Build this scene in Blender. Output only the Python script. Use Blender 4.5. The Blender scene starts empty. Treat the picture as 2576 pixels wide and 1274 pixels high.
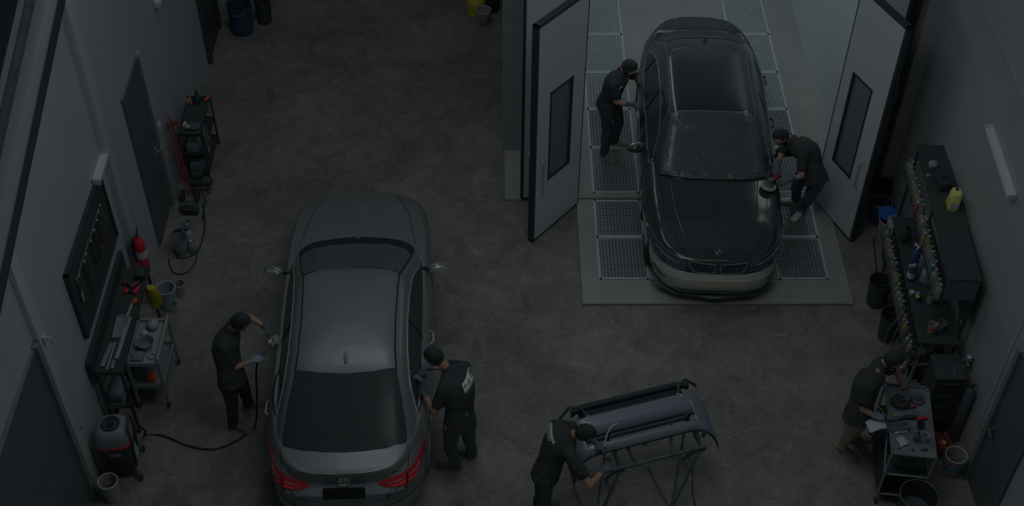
import bpy, bmesh, math, random
from mathutils import Vector, Matrix, noise
from mathutils.bvhtree import BVHTree
random.seed(7)
S = bpy.context.scene
COL = S.collection
R = math.radians
V = Vector
# ------------------------------------------------------------------ camera
cam_d = bpy.data.cameras.new('camera'); cam = bpy.data.objects.new('camera', cam_d); COL.objects.link(cam)
cam_d.sensor_width = 36.0; cam_d.lens = 3300/2576*36; cam_d.shift_x = 33/2576; cam_d.clip_end = 200
cam.location = (0, 0, 12.2); cam.rotation_euler = (R(90-45.5), 0, 0)
S.camera = cam
# ------------------------------------------------------------------ view, world, lights
S.view_settings.view_transform = 'Standard'; S.view_settings.look = 'None'
S.view_settings.gamma = 1.0; S.view_settings.use_curve_mapping = False
S.view_settings.exposure = -3.25
w = bpy.data.worlds.new('world'); S.world = w; w.use_nodes = True
w.node_tree.nodes['Background'].inputs[0].default_value = (0.80, 0.95, 1.0, 1)
w.node_tree.nodes['Background'].inputs[1].default_value = 0.33
def area(name, loc, size, power, rot=(0,0,0), col=(1,1,1), spread=180):
    d = bpy.data.lights.new(name, 'AREA'); d.shape = 'RECTANGLE'; d.size, d.size_y = size
    d.energy = power; d.color = col; d.spread = R(spread)
    o = bpy.data.objects.new(name, d); COL.objects.link(o); o.location = loc; o.rotation_euler = rot
    return o
area('unseen_overhead_light', (0.7, 8.0, 9.4), (3.0, 3.0), 420, col=(.98, .99, 1))
area('unseen_overhead_light', (3.2, 6.6, 9.2), (2.0, 2.0), 50, col=(.98, .99, 1))  # unseen lamp put in to brighten the left booth door leaf
area('unseen_overhead_light', (-1.6, 13.2, 9.6), (2.5, 2.5), 230, col=(.97, .99, 1))  # unseen lamp added to brighten the left and far hall floor
area('booth_light', (1.30, 15.6, 3.55), (.35, 4.6), 68, rot=(0, R(-28), 0), col=(.93, .99, 1))
area('booth_light', (4.40, 15.6, 3.55), (.35, 4.6), 68, rot=(0, R(28), 0), col=(.93, .99, 1))
area('booth_light', (2.85, 18.2, 3.6), (2.6, .35), 34, rot=(R(-20), 0, 0), col=(.93, .99, 1))

# ------------------------------------------------------------------ materials
GAIN = .075
def lin(c):
    c = c/255.0
    return c/12.92 if c <= .04045 else ((c+.055)/1.055)**2.4
def alb(rgb, g=None):
    g = g or GAIN
    return tuple(min(.92, lin(c)/g) for c in rgb) + (1,)
MATS = {}
def mat(name, rgb, rough=.7, metal=0., spec=.3, var=.0, scale=3., bump=0., bscale=30., coat=0., g=None, aniso=None):
    if name in MATS: return MATS[name]
    m = bpy.data.materials.new(name); m.use_nodes = True; nt = m.node_tree; b = nt.nodes['Principled BSDF']
    c = alb(rgb, g)
    b.inputs['Base Color'].default_value = c
    b.inputs['Roughness'].default_value = rough; b.inputs['Metallic'].default_value = metal
    b.inputs['Specular IOR Level'].default_value = spec; b.inputs['Coat Weight'].default_value = coat
    b.inputs['Coat Roughness'].default_value = .06
    tc = nt.nodes.new('ShaderNodeTexCoord')
    if var > 0:
        n = nt.nodes.new('ShaderNodeTexNoise'); n.inputs['Scale'].default_value = scale; n.inputs['Detail'].default_value = 6
        nt.links.new(tc.outputs['Object'], n.inputs['Vector'])
        r = nt.nodes.new('ShaderNodeValToRGB')
        r.color_ramp.elements[0].position = .3; r.color_ramp.elements[1].position = .7
        r.color_ramp.elements[0].color = tuple(v*(1-var) for v in c[:3]) + (1,)
        r.color_ramp.elements[1].color = tuple(min(.95, v*(1+var)) for v in c[:3]) + (1,)
        nt.links.new(n.outputs['Fac'], r.inputs['Fac']); nt.links.new(r.outputs['Color'], b.inputs['Base Color'])
    if bump > 0:
        n2 = nt.nodes.new('ShaderNodeTexNoise'); n2.inputs['Scale'].default_value = bscale; n2.inputs['Detail'].default_value = 4
        nt.links.new(tc.outputs['Object'], n2.inputs['Vector'])
        bp = nt.nodes.new('ShaderNodeBump'); bp.inputs['Strength'].default_value = bump; bp.inputs['Distance'].default_value = .01
        nt.links.new(n2.outputs['Fac'], bp.inputs['Height']); nt.links.new(bp.outputs['Normal'], b.inputs['Normal'])
    MATS[name] = m
    return m
def concrete():
    m = bpy.data.materials.new('concrete floor'); m.use_nodes = True; nt = m.node_tree; b = nt.nodes['Principled BSDF']
    N = nt.nodes.new; L = nt.links.new
    tc = N('ShaderNodeTexCoord')
    def nz(scale, det, rough=.6, dist=0.):
        n = N('ShaderNodeTexNoise'); n.inputs['Scale'].default_value = scale; n.inputs['Detail'].default_value = det
        n.inputs['Roughness'].default_value = rough; n.inputs['Distortion'].default_value = dist
        L(tc.outputs['Object'], n.inputs['Vector']); return n
    def ramp(src, p0, c0, p1, c1):
        r = N('ShaderNodeValToRGB'); e = r.color_ramp.elements
        e[0].position, e[1].position = p0, p1; e[0].color, e[1].color = c0, c1
        L(src.outputs['Fac'], r.inputs['Fac']); return r
    def mix(fac, a, bb, mode='MIX'):
        x = N('ShaderNodeMix'); x.data_type = 'RGBA'; x.blend_type = mode
        if hasattr(fac, 'outputs'): L(fac.outputs[0], x.inputs['Factor'])
        else: x.inputs['Factor'].default_value = fac
        L(a, x.inputs['A']); L(bb, x.inputs['B']); return x.outputs['Result']
    big = ramp(nz(.55, 3), .35, alb((36,37,36)), .65, alb((43,43,42)))
    med = ramp(nz(2.6, 10, .78, .8), .36, (.70,.71,.70,1), .66, (1.22,1.22,1.21,1))
    fine = ramp(nz(28, 6, .7), .3, (.88,.88,.87,1), .75, (1.12,1.12,1.11,1))
    col = mix(1.0, big.outputs['Color'], med.outputs['Color'], 'MULTIPLY')
    col = mix(1.0, col, fine.outputs['Color'], 'MULTIPLY')
    # pale scuffs and dust, and small dark oil specks
    sc = ramp(nz(6.5, 10, .82, 1.6), .54, (0,0,0,1), .70, (.62,.62,.62,1))
    scl = N('ShaderNodeRGB'); scl.outputs[0].default_value = alb((60,60,61))
    col = mix(sc, col, scl.outputs[0])
    vo = N('ShaderNodeTexVoronoi'); vo.inputs['Scale'].default_value = 5.5; L(tc.outputs['Object'], vo.inputs['Vector'])
    sp = N('ShaderNodeValToRGB'); sp.color_ramp.elements[0].position = .03; sp.color_ramp.elements[1].position = .06
    sp.color_ramp.elements[0].color = (.75,.75,.75,1); sp.color_ramp.elements[1].color = (0,0,0,1)
    L(vo.outputs['Distance'], sp.inputs['Fac'])
    sw = N('ShaderNodeRGB'); sw.outputs[0].default_value = alb((50,50,49))
    col = mix(sp, col, sw.outputs[0])
    L(col, b.inputs['Base Color'])
    b.inputs['Roughness'].default_value = .62; b.inputs['Specular IOR Level'].default_value = .3
    bp = N('ShaderNodeBump'); bp.inputs['Strength'].default_value = .15; bp.inputs['Distance'].default_value = .01
    L(fine.outputs['Color'], bp.inputs['Height']); L(bp.outputs['Normal'], b.inputs['Normal'])
    return m
WALLG = .062
M = dict(
 floor=concrete(),
 wall=mat('painted wall', (50,53,55), .6, var=.05, scale=1.2, g=WALLG), wallr=mat('painted wall grey', (46,48,49), .6, var=.05, scale=1.2, g=WALLG),
 pilaster=mat('pilaster paint', (54,56,57), .35, g=WALLG), greypaint=mat('grey painted concrete', (44,45,46), .6, var=.05, g=WALLG),
 door=mat('dark grey door', (27,30,32), .45, var=.08, scale=2), doorlite=mat('blue grey door leaf', (31,36,40), .45, var=.06),
 frame=mat('door frame grey', (38,40,41), .4), girder=mat('dark green girder paint', (14,21,21), .5), beam=mat('pale roof strut', (42,43,44), .5, g=WALLG),
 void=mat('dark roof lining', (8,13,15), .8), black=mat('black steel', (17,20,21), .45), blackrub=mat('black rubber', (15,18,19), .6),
 steel=mat('galvanised steel', (56,60,62), .35, .5), greysteel=mat('grey painted steel', (46,48,50), .4, .2),
 dullsteel=mat('worn dark steel', (31,34,36), .45, .3, var=.15, scale=8),
 plate=mat('booth steel floor', (50,51,51), .5, .0, var=.06, scale=2.5), boothwall=mat('white booth panel', (66,70,71), .5),
 boothceil=mat('booth ceiling', (36,38,39), .8), pit=mat('grating pit', (17,20,22), .8), filt=mat('pale haze backing', (46,48,48), .9, var=.1, scale=5), hazegrey=mat('grey haze backing', (33,35,36), .9, var=.1, scale=5), grate=mat('grating bar', (50,54,55), .4, .3),  # the two backing greys paint booth haze under the far gratings
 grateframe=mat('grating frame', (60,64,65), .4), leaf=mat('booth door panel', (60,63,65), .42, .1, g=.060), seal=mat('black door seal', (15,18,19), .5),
 doorglass=mat('dark door glass', (37,41,44), .2, spec=.4, coat=.2),
 white=mat('white plastic', (62,64,65), .4), offwhite=mat('dirty white plastic', (50,51,50), .5, var=.12, scale=12), clearp=mat('frosted plastic', (50,53,55), .35),
 yellow=mat('yellow plastic', (64,58,16), .4), paleyellow=mat('pale yellow plastic', (78,77,40), .45), red=mat('red paint', (88,14,18), .35), darkred=mat('dark red paint', (42,15,17), .4),
 orange=mat('orange plastic', (84,30,18), .4), blue=mat('blue plastic', (12,36,72), .4), darkblue=mat('dark blue plastic', (13,20,30), .45), teal=mat('teal print', (10,52,54), .5),
 lightblue=mat('light blue print', (36,48,62), .5), brown=mat('brown cardboard', (50,40,32), .7), wood=mat('dark brown timber', (42,33,26), .6, var=.2, scale=5),
 skin=mat('skin', (58,44,37), .55, var=.04, scale=20), hair=mat('black hair', (12,15,16), .6, bump=.5, bscale=120), shirt=mat('black shirt', (16,18,19), .85, bump=.25, bscale=160),
 trousers=mat('dark work trousers', (19,22,24), .85, bump=.3, bscale=120), greytr=mat('grey work trousers', (29,32,33), .85, var=.12, scale=9, bump=.3, bscale=120),
 bluetr=mat('dark blue jeans', (26,31,37), .85, var=.12, scale=9, bump=.3, bscale=120),
 beigetr=mat('beige trousers', (56,53,46), .85, var=.08, scale=9, bump=.3, bscale=120), glove=mat('dark rubber glove', (26,29,33), .6), gloveg=mat('grey work glove', (42,46,53), .65),
 shoe=mat('dark shoe leather', (30,31,31), .6), brownshoe=mat('brown shoe leather', (40,37,34), .6), whiteshoe=mat('pale grey shoe', (68,69,69), .6), sole=mat('pale rubber sole', (50,50,49), .7),
 whitecloth=mat('white cloth', (66,68,70), .9, bump=.4, bscale=40), print_=mat('white shirt print', (72,75,76), .8), sclera=mat('eye white', (70,68,66), .4),
 silver=mat('silver car paint', (41,43,44), .36, .30, .35, coat=.15), silverdark=mat('grey lower paint', (46,49,51), .35, .3),
 blackcar=mat('black car paint', (14,16,17), .16, .0, .4, coat=.35), primer=mat('grey masked bumper', (60,61,60), .6, var=.05, scale=4), primer2=mat('tan masking paper', (64,60,52), .7),
 glass=mat('dark tinted glass', (14,18,19), .28, spec=.18), wsglass=mat('windscreen glass', (27,32,32), .12, spec=.4, coat=.2), mirrorg=mat('mirror glass', (70,76,80), .12, .6),
 film=mat('crumpled clear film', (21,24,25), .22, spec=.5, bump=1.0, bscale=14, coat=.4), chrome=mat('chrome', (84,88,90), .2, .7),
 trim=mat('black gloss trim', (10,13,15), .3), tail=mat('red tail lens', (60,10,14), .25, coat=.3), taillite=mat('bright red lens', (124,18,20), .3), tailclear=mat('clear grey lens', (56,44,44), .3),
 headlens=mat('smoked headlight lens', (18,22,24), .1, spec=.6, coat=.6), headin=mat('headlight reflector', (44,48,50), .2, .4), tyre=mat('tyre rubber', (13,15,16), .8), rim=mat('alloy rim', (50,53,55), .35, .5),
 gapm=mat('panel gap', (8,10,11), .8), interior=mat('dark cabin interior', (22,26,27), .8), noplate=mat('blank black plate', (6,8,9), .6),
 bumper=mat('blue grey bumper paint', (36,41,46), .32, .1, .5, coat=.25), bumperdark=mat('black bumper plastic', (18,21,23), .45), tube=mat('tube lamp housing', (60,62,64), .4, g=WALLG),
 greyplastic=mat('grey plastic', (38,43,45), .4), bot_white=mat('muted bottle white', (44,45,43), .5), bot_frost=mat('muted bottle grey', (36,39,40), .4), bot_brown=mat('muted bottle brown', (38,34,29), .5), bot_blue=mat('muted bottle blue', (30,36,44), .5),
 bot_yellow=mat('muted bottle yellow', (46,42,20), .5), bot_teal=mat('muted bottle teal', (14,36,40), .5), bot_red=mat('muted bottle red', (48,20,22), .5), midblue=mat('mid blue plastic', (15,26,46), .4),
 paper=mat('pale paper', (60,62,62), .9), tablesteel=mat('scuffed steel table top', (39,42,44), .4, .25, var=.15, scale=6),
)
# ------------------------------------------------------------------ mesh helpers
class MB:
    def __init__(s): s.bm = bmesh.new()
    def box(s, c, size, rot=None, bevel=0.):
        r = bmesh.ops.create_cube(s.bm, size=1)
        bmesh.ops.scale(s.bm, vec=size, verts=r['verts'])
        if bevel: 
            es = list({e for v in r['verts'] for e in v.link_edges})
            q = bmesh.ops.bevel(s.bm, geom=es, offset=bevel, segments=2, affect='EDGES', profile=.6)
            vs = list({v for f in q['faces'] for v in f.verts} | {v for v in r['verts'] if v.is_valid})
        else: vs = r['verts']
        m = Matrix.Translation(V(c))
        if rot is not None: m = m @ (rot if isinstance(rot, Matrix) else Matrix.Rotation(rot, 4, 'Z'))
        bmesh.ops.transform(s.bm, matrix=m, verts=vs); return s
    def b2(s, a, b, bevel=0.): # min corner, max corner
        return s.box([(a[i]+b[i])/2 for i in range(3)], [abs(b[i]-a[i]) for i in range(3)], bevel=bevel)
    def rings(s, pts_rings, cap=True, closed=True):
        vr = [[s.bm.verts.new(p) for p in ring] for ring in pts_rings]
        for a, b in zip(vr, vr[1:]):
            n = len(a)
            for i in range(n if closed else n-1):
                s.bm.faces.new((a[i], a[(i+1) % n], b[(i+1) % n], b[i]))
        if cap and closed:
            s.bm.faces.new(vr[0][::-1]); s.bm.faces.new(vr[-1])
        return s
    def tube(s, pts, r, n=8, cap=True):
        pts = [V(p) for p in pts]; rs = r if isinstance(r, (list, tuple)) else [r]*len(pts)
        rings = []; up = None
        for i, p in enumerate(pts):
            t = (pts[min(i+1, len(pts)-1)] - pts[max(i-1, 0)]).normalized()
            if up is None: up = t.orthogonal().normalized()
            up = (up - t*up.dot(t)); up = up.normalized() if up.length > 1e-5 else t.orthogonal().normalized()
            bi = t.cross(up)
            rings.append([p + (up*math.cos(2*math.pi*k/n) + bi*math.sin(2*math.pi*k/n))*rs[i] for k in range(n)])
        return s.rings(rings, cap)
    def bar(s, a, b, w, h=None):  # square bar between two points
        a, b = V(a), V(b); t = (b-a).normalized(); h = h or w
        x = t.cross(V((0,0,1))); x = x.normalized() if x.length > 1e-3 else V((1,0,0)); y = t.cross(x)
        return s.rings([[p + x*sx*w/2 + y*sy*h/2 for sx, sy in ((-1,-1),(1,-1),(1,1),(-1,1))] for p in (a, b)])
    def cyl(s, a, b, r0, r1=None, n=24): return s.tube([a, b], [r0, r0 if r1 is None else r1], n)
    def lathe(s, prof, c=(0,0,0), n=28, axis='Z', cap=True):  # prof: (r, z) list
        c = V(c); rings = []
        for r, z in prof:
            ring = []
            for k in range(n):
                a = 2*math.pi*k/n; x, y = r*math.cos(a), r*math.sin(a)
                ring.append(c + (V((x, y, z)) if axis == 'Z' else V((z, x, y)) if axis == 'X' else V((y, z, x))))
            rings.append(ring)
        if not cap: rings.append(rings[0])
        return s.rings(rings, cap=cap)
    def prism(s, poly, dirv):  # planar polygon (3D pts) pushed by a vector
        dirv = V(dirv); a = [s.bm.verts.new(p) for p in poly]; b = [s.bm.verts.new(V(p)+dirv) for p in poly]; n = len(a)
        s.bm.faces.new(a[::-1]); s.bm.faces.new(b)
        for i in range(n): s.bm.faces.new((a[i], a[(i+1) % n], b[(i+1) % n], b[i]))
        return s
    def ell(s, c, rad, m=None, seg=20, rng=12, f=None):
        r = bmesh.ops.create_uvsphere(s.bm, u_segments=seg, v_segments=rng, radius=1)
        for v in r['verts']:
            k = f(v.co) if f else 1.0
            v.co = V((v.co.x*rad[0], v.co.y*rad[1], v.co.z*rad[2]))*k if not isinstance(k, Vector) else V((v.co.x*rad[0]*k.x, v.co.y*rad[1]*k.y, v.co.z*rad[2]*k.z))
        mm = Matrix.Translation(V(c))
        if m is not None: mm = mm @ m.to_4x4()
        bmesh.ops.transform(s.bm, matrix=mm, verts=r['verts']); return s
    def capsule(s, a, b, r0, r1, n=12):
        a, b = V(a), V(b); t = (b-a).normalized(); L = (b-a).length
        prof = [(a - t*r0*math.cos(x), r0*math.sin(x)) for x in (.25, .7, 1.15)] + [(a, r0), (a.lerp(b,.5), (r0+r1)/2), (b, r1)] + [(b + t*r1*math.cos(x), r1*math.sin(x)) for x in (1.15, .7, .25)]
        return s.tube([p for p, _ in prof], [q for _, q in prof], n)
    def build(s, name, m, parent=None, smooth=True, angle=35, **tags):
        bm = s.bm
        if not bm.faces: return None
        bmesh.ops.recalc_face_normals(bm, faces=bm.faces)
        for f in bm.faces: f.smooth = smooth
        me = bpy.data.meshes.new(name); bm.to_mesh(me); bm.free()
        if smooth: me.set_sharp_from_angle(angle=R(angle))
        me.materials.append(m if not isinstance(m, str) else M[m])
        o = bpy.data.objects.new(name, me); COL.objects.link(o)
        if parent is not None: o.parent = parent
        for k, v in tags.items(): o[k] = v
        return o
def thing(name, label, cat, loc=(0,0,0), rz=0., group=None):
    o = bpy.data.objects.new(name, None); COL.objects.link(o); o.location = loc; o.rotation_euler = (0,0,rz); o.empty_display_size = .1
    o['label'] = label; o['category'] = cat
    if group: o['group'] = group
    return o
def tag(o, label, cat, group=None):
    o['label'] = label; o['category'] = cat
    if group: o['group'] = group
    return o
def struct(o): o['kind'] = 'structure'; return o
def dup(root, loc=None, rz=None, label=None, group=None):
    r = root.copy(); COL.objects.link(r)
    if loc is not None: r.location = loc
    if rz is not None: r.rotation_euler = (0,0,rz)
    if label: r['label'] = label
    if group: r['group'] = group
    for ch in list(root.children):
        c = ch.copy(); COL.objects.link(c); c.parent = r
        for g in ch.children:
            d = g.copy(); COL.objects.link(d); d.parent = c
    return r
def wallx(y): return -4.40 - .012*(12-y) - .03   # the left wall runs very slightly out of square
# ================================================================== SETTING
struct(MB().b2((-6, 3, -.1), (7, 22, 0)).build('floor', 'floor', smooth=False))
XL = -4.42; XR = 5.25
b = MB(); b.prism([(-4.56, 3, 0), (-4.35, 22, 0), (-4.75, 22, 0), (-4.9, 3, 0)], (0, 0, 7.2)); struct(b.build('wall_left', 'wall', smooth=False))
def lx(y): return -4.56 + .21*(y-3)/19
b = MB(); b.b2((XR, 3, 0), (XR+.3, 14.0, 7.5)); struct(b.build('wall_right', 'wallr', smooth=False))
b = MB(); b.b2((-4.8, 21.5, 0), (7, 21.8, 7)); struct(b.build('wall_back', 'greypaint', smooth=False))
# left wall pilasters
def pil(name, y0, y1, z1, d=.09):
    b = MB(); x = lx((y0+y1)/2)
    b.box((x+d/2-.01, (y0+y1)/2, z1/2), (d, y1-y0, z1), bevel=.012); struct(b.build(name, 'pilaster'))
pil('trim_1', 11.12, 11.40, 6.5)
pil('trim_2', 8.28, 8.46, 3.65, .07)
pil('trim_3', 12.96, 13.14, 2.42, .02)
# sloping dark girder along the left wall with its pale strut, conduit and dark lining above
def slope(name, m, z0a, z0b, x0, x1, y0=2.6, y1=15.0):
    sl = .298
    zf = lambda y, zz: zz + sl*(y-11.18)
    b = MB(); 
    b.prism([(lx(y0)+x0, y0, zf(y0, z0a)), (lx(y1)+x0, y1, zf(y1, z0a)), (lx(y1)+x0, y1, zf(y1, z0b)), (lx(y0)+x0, y0, zf(y0, z0b))], (x1-x0, 0, 0))
    return struct(b.build(name, m, smooth=False))
slope('trim_4', 'girder', 4.57, 4.83, -.02, .10)
slope('trim_5', 'steel', 4.83, 4.86, -.02, .13)
slope('trim_6', 'beam', 4.86, 5.22, -.02, .03)
slope('trim_7', 'dullsteel', 5.24, 5.32, -.02, .09)
slope('trim_8', 'beam', 5.34, 5.50, -.02, .03)
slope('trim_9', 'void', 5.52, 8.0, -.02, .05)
# doors in the left wall
def wall_door(name, y0, y1, z1, x, m, sgn, frame_m='frame', two=False, near=True, far=True, hy=None):
    b = MB(); b.box((x+sgn*.012, (y0+y1)/2, z1/2), (.03, y1-y0, z1)); d = struct(b.build(name, m, smooth=False))
    b = MB()
    if near: b.box((x+sgn*.03, y0-.03, z1/2+.02), (.07, .07, z1+.05))
    if far: b.box((x+sgn*.03, y1+.03, z1/2+.02), (.07, .07, z1+.05))
    b.box((x+sgn*.012, (y0+y1)/2, z1+.012), (.03, y1-y0+.04, .024)); b.build('door_frame', frame_m, d, smooth=False)
    if hy is not None:
        b = MB(); b.box((x+sgn*.035, hy, 1.04), (.02, .04, .16), bevel=.006); b.cyl((x+sgn*.04, hy, 1.06), (x+sgn*.08, hy, 1.06), .012, n=10); b.cyl((x+sgn*.08, hy, 1.06), (x+sgn*.08, hy-.1*sgn*-1, 1.06), .011, n=10)
        b.build('door_handle', 'steel', d)
    return d
wall_door('door_1', 12.12, 12.88, 2.43, lx(12.5), 'door', 1, near=False, hy=12.80)
d2 = wall_door('door_2', 5.6, 8.19, 2.52, lx(7.5)+.01, 'door', 1, near=False)
MB().box((lx(6.5)+.035, 6.4, 1.2), (.02, 1.75, 2.4)).build('door_panel', 'doorlite', d2, smooth=False)
wall_door('door_3', 16.08, 16.92, 2.3, lx(16.5), 'black', 1, frame_m='black')
wall_door('door_4', 7.755, 8.45, 2.15, XR, 'door', -1, hy=None, near=False, far=True)
b = MB(); b.box((XR-.03, 8.36, 1.02), (.03, .04, .14), bevel=.005); b.cyl((XR-.04, 8.36, 1.04), (XR-.09, 8.36, 1.04), .012, n=10); b.cyl((XR-.09, 8.37, 1.04), (XR-.09, 8.25, 1.04), .011, n=10); b.build('door_handle', 'dullsteel', bpy.data.objects['door_4'])
# cable duct and thin conduit on the right wall
struct(MB().b2((XR-.015, 8.70, .6), (XR, 8.72, 4.2)).build('trim_10', 'pilaster'))
struct(MB().b2((XR-.01, 6.0, 3.9), (XR+.01, 12.5, 3.94)).build('trim_11', 'greypaint'))
# corner column beside the booth, dark slot and timber
struct(MB().b2((5.10, 13.0, 0), (5.25, 13.6, 7)).build('trim_12', 'greypaint', smooth=False))
struct(MB().b2((5.25, 13.25, 0), (5.9, 13.9, 7)).build('wall_corner', 'wallr', smooth=False))
struct(MB().b2((4.90, 13.22, 0), (5.10, 13.4, 7)).build('trim_13', 'seal', smooth=False))
tag(MB().b2((4.96, 13.10, 0), (5.02, 13.16, 2.1)).b2((5.035, 13.12, 0), (5.075, 13.16, 1.9)).build('timber_plank', 'wood', smooth=False), 'dark brown timber planks standing in the slot beside the booth right door', 'plank')
# ---- spray booth shell
struct(MB().b2((.05, 14.0, 0), (.30, 21, 6.5)).build('wall_booth_left', 'greypaint', smooth=False))
struct(MB().b2((.08, 12.98, 0), (.31, 14.0, .03)).build('trim_14', 'plate', smooth=False))
struct(MB().b2((.30, 13.1, 0), (.95, 19.2, 3.8)).build('wall_booth_inner_left', 'boothwall', smooth=False))
struct(MB().b2((4.68, 13.1, 0), (4.88, 19.2, 3.8)).build('wall_booth_inner_right', 'boothwall', smooth=False))
struct(MB().b2((.3, 19.0, 0), (4.9, 19.2, 3.8)).build('wall_booth_back', 'boothwall', smooth=False))
struct(MB().b2((.3, 13.1, 3.7), (4.9, 19.2, 3.8)).build('ceiling', 'boothceil', smooth=False))
struct(MB().b2((.29, 13.0, 3.62), (4.9, 13.12, 6.5)).build('wall_booth_header', 'leaf', smooth=False))
# front fixed panels of the booth
def pan(name, x0, x1, y, handle=None):
    p = MB().b2((x0+.04, y, .05), (x1, y+.09, 3.62)).build(name, 'leaf', smooth=False); struct(p)
    MB().b2((x0, y-.01, 0), (x0+.04, y+.1, 3.62)).b2((x0, y-.01, 0), (x1, y+.1, .05)).build('door_seal', 'seal', p, smooth=False)
    return p
p5 = pan('door_5', .29, 1.05, 13.0)
b = MB(); b.tube([(.40,12.99,.42),(.40,12.93,.44),(.40,12.93,.86),(.40,12.99,.88)], .012); b.build('door_handle', 'steel', p5)
p6 = MB().b2((4.30, 13.0, .05), (4.86, 13.09, 3.62)).build('door_6', 'leaf', smooth=False); struct(p6)
MB().b2((4.86, 12.99, 0), (4.90, 13.1, 3.62)).b2((4.30, 12.99, 0), (4.9, 13.1, .05)).build('door_seal', 'seal', p6, smooth=False)
# open leaves
def leaf(name, A, B, H, win, hand, lab):
    A, B = V((*A, 0)), V((*B, 0)); u = (B-A).normalized(); L = (B-A).length; nrm = V((u.y, -u.x, 0))
    if nrm.y > 0: nrm = -nrm
    ang = math.atan2(u.y, u.x); t = .07
    root = thing(name, lab, 'door', A, ang)
    sg = 1 if V((math.sin(ang)*-1, math.cos(ang), 0)).dot(nrm) > 0 else -1   # local +y faces nrm?
    u0, u1, z0, z1 = win
    b = MB()
    for a, c2 in (((.035, -t/2, .04), (u0, t/2, H-.04)), ((u1, -t/2, .04), (L-.012, t/2, H-.04)), ((u0, -t/2, .04), (u1, t/2, z0)), ((u0, -t/2, z1), (u1, t/2, H-.04))): b.b2(a, c2)
    b.build('door_panel', 'leaf', root, smooth=False)
    b = MB(); b.b2((0, -t/2-.006, .02), (.035, t/2+.006, H)); b.b2((0, -t/2-.006, H-.04), (L, t/2+.006, H)); b.b2((0, -t/2-.004, .02), (L, t/2+.004, .04)); b.b2((L-.012, -t/2-.004, .02), (L, t/2+.004, H))
    b.build('door_seal', 'seal', root, smooth=False)
    b = MB(); e = .03
    b.b2((u0, -t/2-.004, z0), (u0+e, t/2+.004, z1)).b2((u1-e, -t/2-.004, z0), (u1, t/2+.004, z1)).b2((u0, -t/2-.004, z0), (u1, t/2+.004, z0+e)).b2((u0, -t/2-.004, z1-e), (u1, t/2+.004, z1))
    b.build('window_frame', 'seal', root, smooth=False)
    MB().b2((u0+e, -.012, z0+e), (u1-e, .012, z1-e)).build('window_glass', 'doorglass', root, smooth=False)
    y = sg*(t/2); y2 = sg*(t/2+.06); hu = hand[0]
    b = MB(); b.tube([(hu, y, hand[1]), (hu, y2, hand[1]+.03), (hu, y2, hand[2]-.03), (hu, y, hand[2])], .011); b.build('door_handle', 'steel', root)
    b = MB()
    for k in range(7): b.box((.017, sg*(t/2+.008), .3+k*.5), (.014, .004, .05))
    b.build('hinge_plates', 'dullsteel', root)
    return root
leaf('booth_door', (.41, 12.19), (1.04, 12.93), 3.45, (.28, .73, .92, 2.34), (.12, .78, 1.39), 'left open spray booth door leaf, standing beside the opening, with dark window')
leaf('booth_door', (4.65, 12.19), (4.29, 13.01), 3.43, (.30, .71, .88, 2.32), (.13, .88, 1.34), 'right open spray booth door leaf, beside the buckets, with dark window')
# booth floor: plates, pit and gratings
FZ = .03
b = MB(); b.b2((1.05, 11.07, 0), (4.45, 19.0, .006)); struct(b.build('trim_15', 'pit', smooth=False))
ys = [(11.50, 12.25), (12.27, 12.96), (13.12, 14.04), (14.06, 14.90), (14.92, 15.77), (15.79, 16.73), (16.75, 17.66)]
GL = (1.29, 1.91); GR = (3.58, 4.20)
b = MB()
b.b2((1.05, 11.07, 0), (4.45, 11.48, FZ)); b.b2((1.05, 11.48, 0), (GL[0]-.02, 12.98, FZ)); b.b2((GL[1]+.02, 11.48, 0), (GR[0]-.02, 12.98, FZ)); b.b2((GR[1]+.02, 11.48, 0), (4.45, 12.98, FZ))
b.b2((1.05, 13.0, 0), (4.40, 13.03, FZ+.012)); b.b2((1.05, 13.05, 0), (4.40, 13.10, FZ))
b.b2((.95, 13.10, 0), (GL[0]-.02, 19, FZ)); b.b2((GR[1]+.02, 13.10, 0), (4.68, 19, FZ)); b.b2((GL[1]+.02, 13.10, 0), (GR[0]-.02, 17.68, FZ)); b.b2((GL[0]-.02, 17.68, 0), (GR[1]+.02, 19, FZ))
struct(b.build('trim_16', 'plate', smooth=False))
def grate(x0, x1, y0, y1, lab):
    cx, cy = (x0+x1)/2, (y0+y1)/2; hx, hy = (x1-x0)/2, (y1-y0)/2
    root = thing('floor_grate', lab, 'floor grating', (cx, cy, 0.006), 0, 'floor gratings of the spray booth')
    f = MB(); e = .018
    f.b2((-hx-.018, -hy-.008, 0), (-hx+e, hy+.008, FZ-.004)).b2((hx-e, -hy-.008, 0), (hx+.018, hy+.008, FZ-.004)).b2((-hx, -hy-.008, 0), (hx, -hy+e, FZ-.004)).b2((-hx, hy-e, 0), (hx, hy+.008, FZ-.004))
    f.build('frame', 'grateframe', root, smooth=False)
    g = MB(); nx = 14; ny = int((y1-y0)/.034)
    for i in range(1, nx): g.b2((-hx+2*hx*i/nx-.004, -hy, .004), (-hx+2*hx*i/nx+.004, hy, .018))
    for j in range(1, ny): g.b2((-hx, -hy+2*hy*j/ny-.006, .006), (hx, -hy+2*hy*j/ny+.006, .021))
    g.build('bars', 'grateframe' if y0 > 14.9 else 'grate', root, smooth=False)  # far bars take the paler colour to paint in booth haze
    if y0 > 14.9: MB().b2((-hx, -hy, .001), (hx, hy, .004)).build('haze_sheet', 'filt' if y0 > 15.7 else 'hazegrey', root, smooth=False)  # added pale sheet, graded by row, imitates haze over the far gratings
nm = ['nearest the hall', 'just before the door track', 'just behind the door track', 'second inside the booth', 'third inside the booth', 'fourth inside the booth', 'farthest inside the booth']
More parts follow.
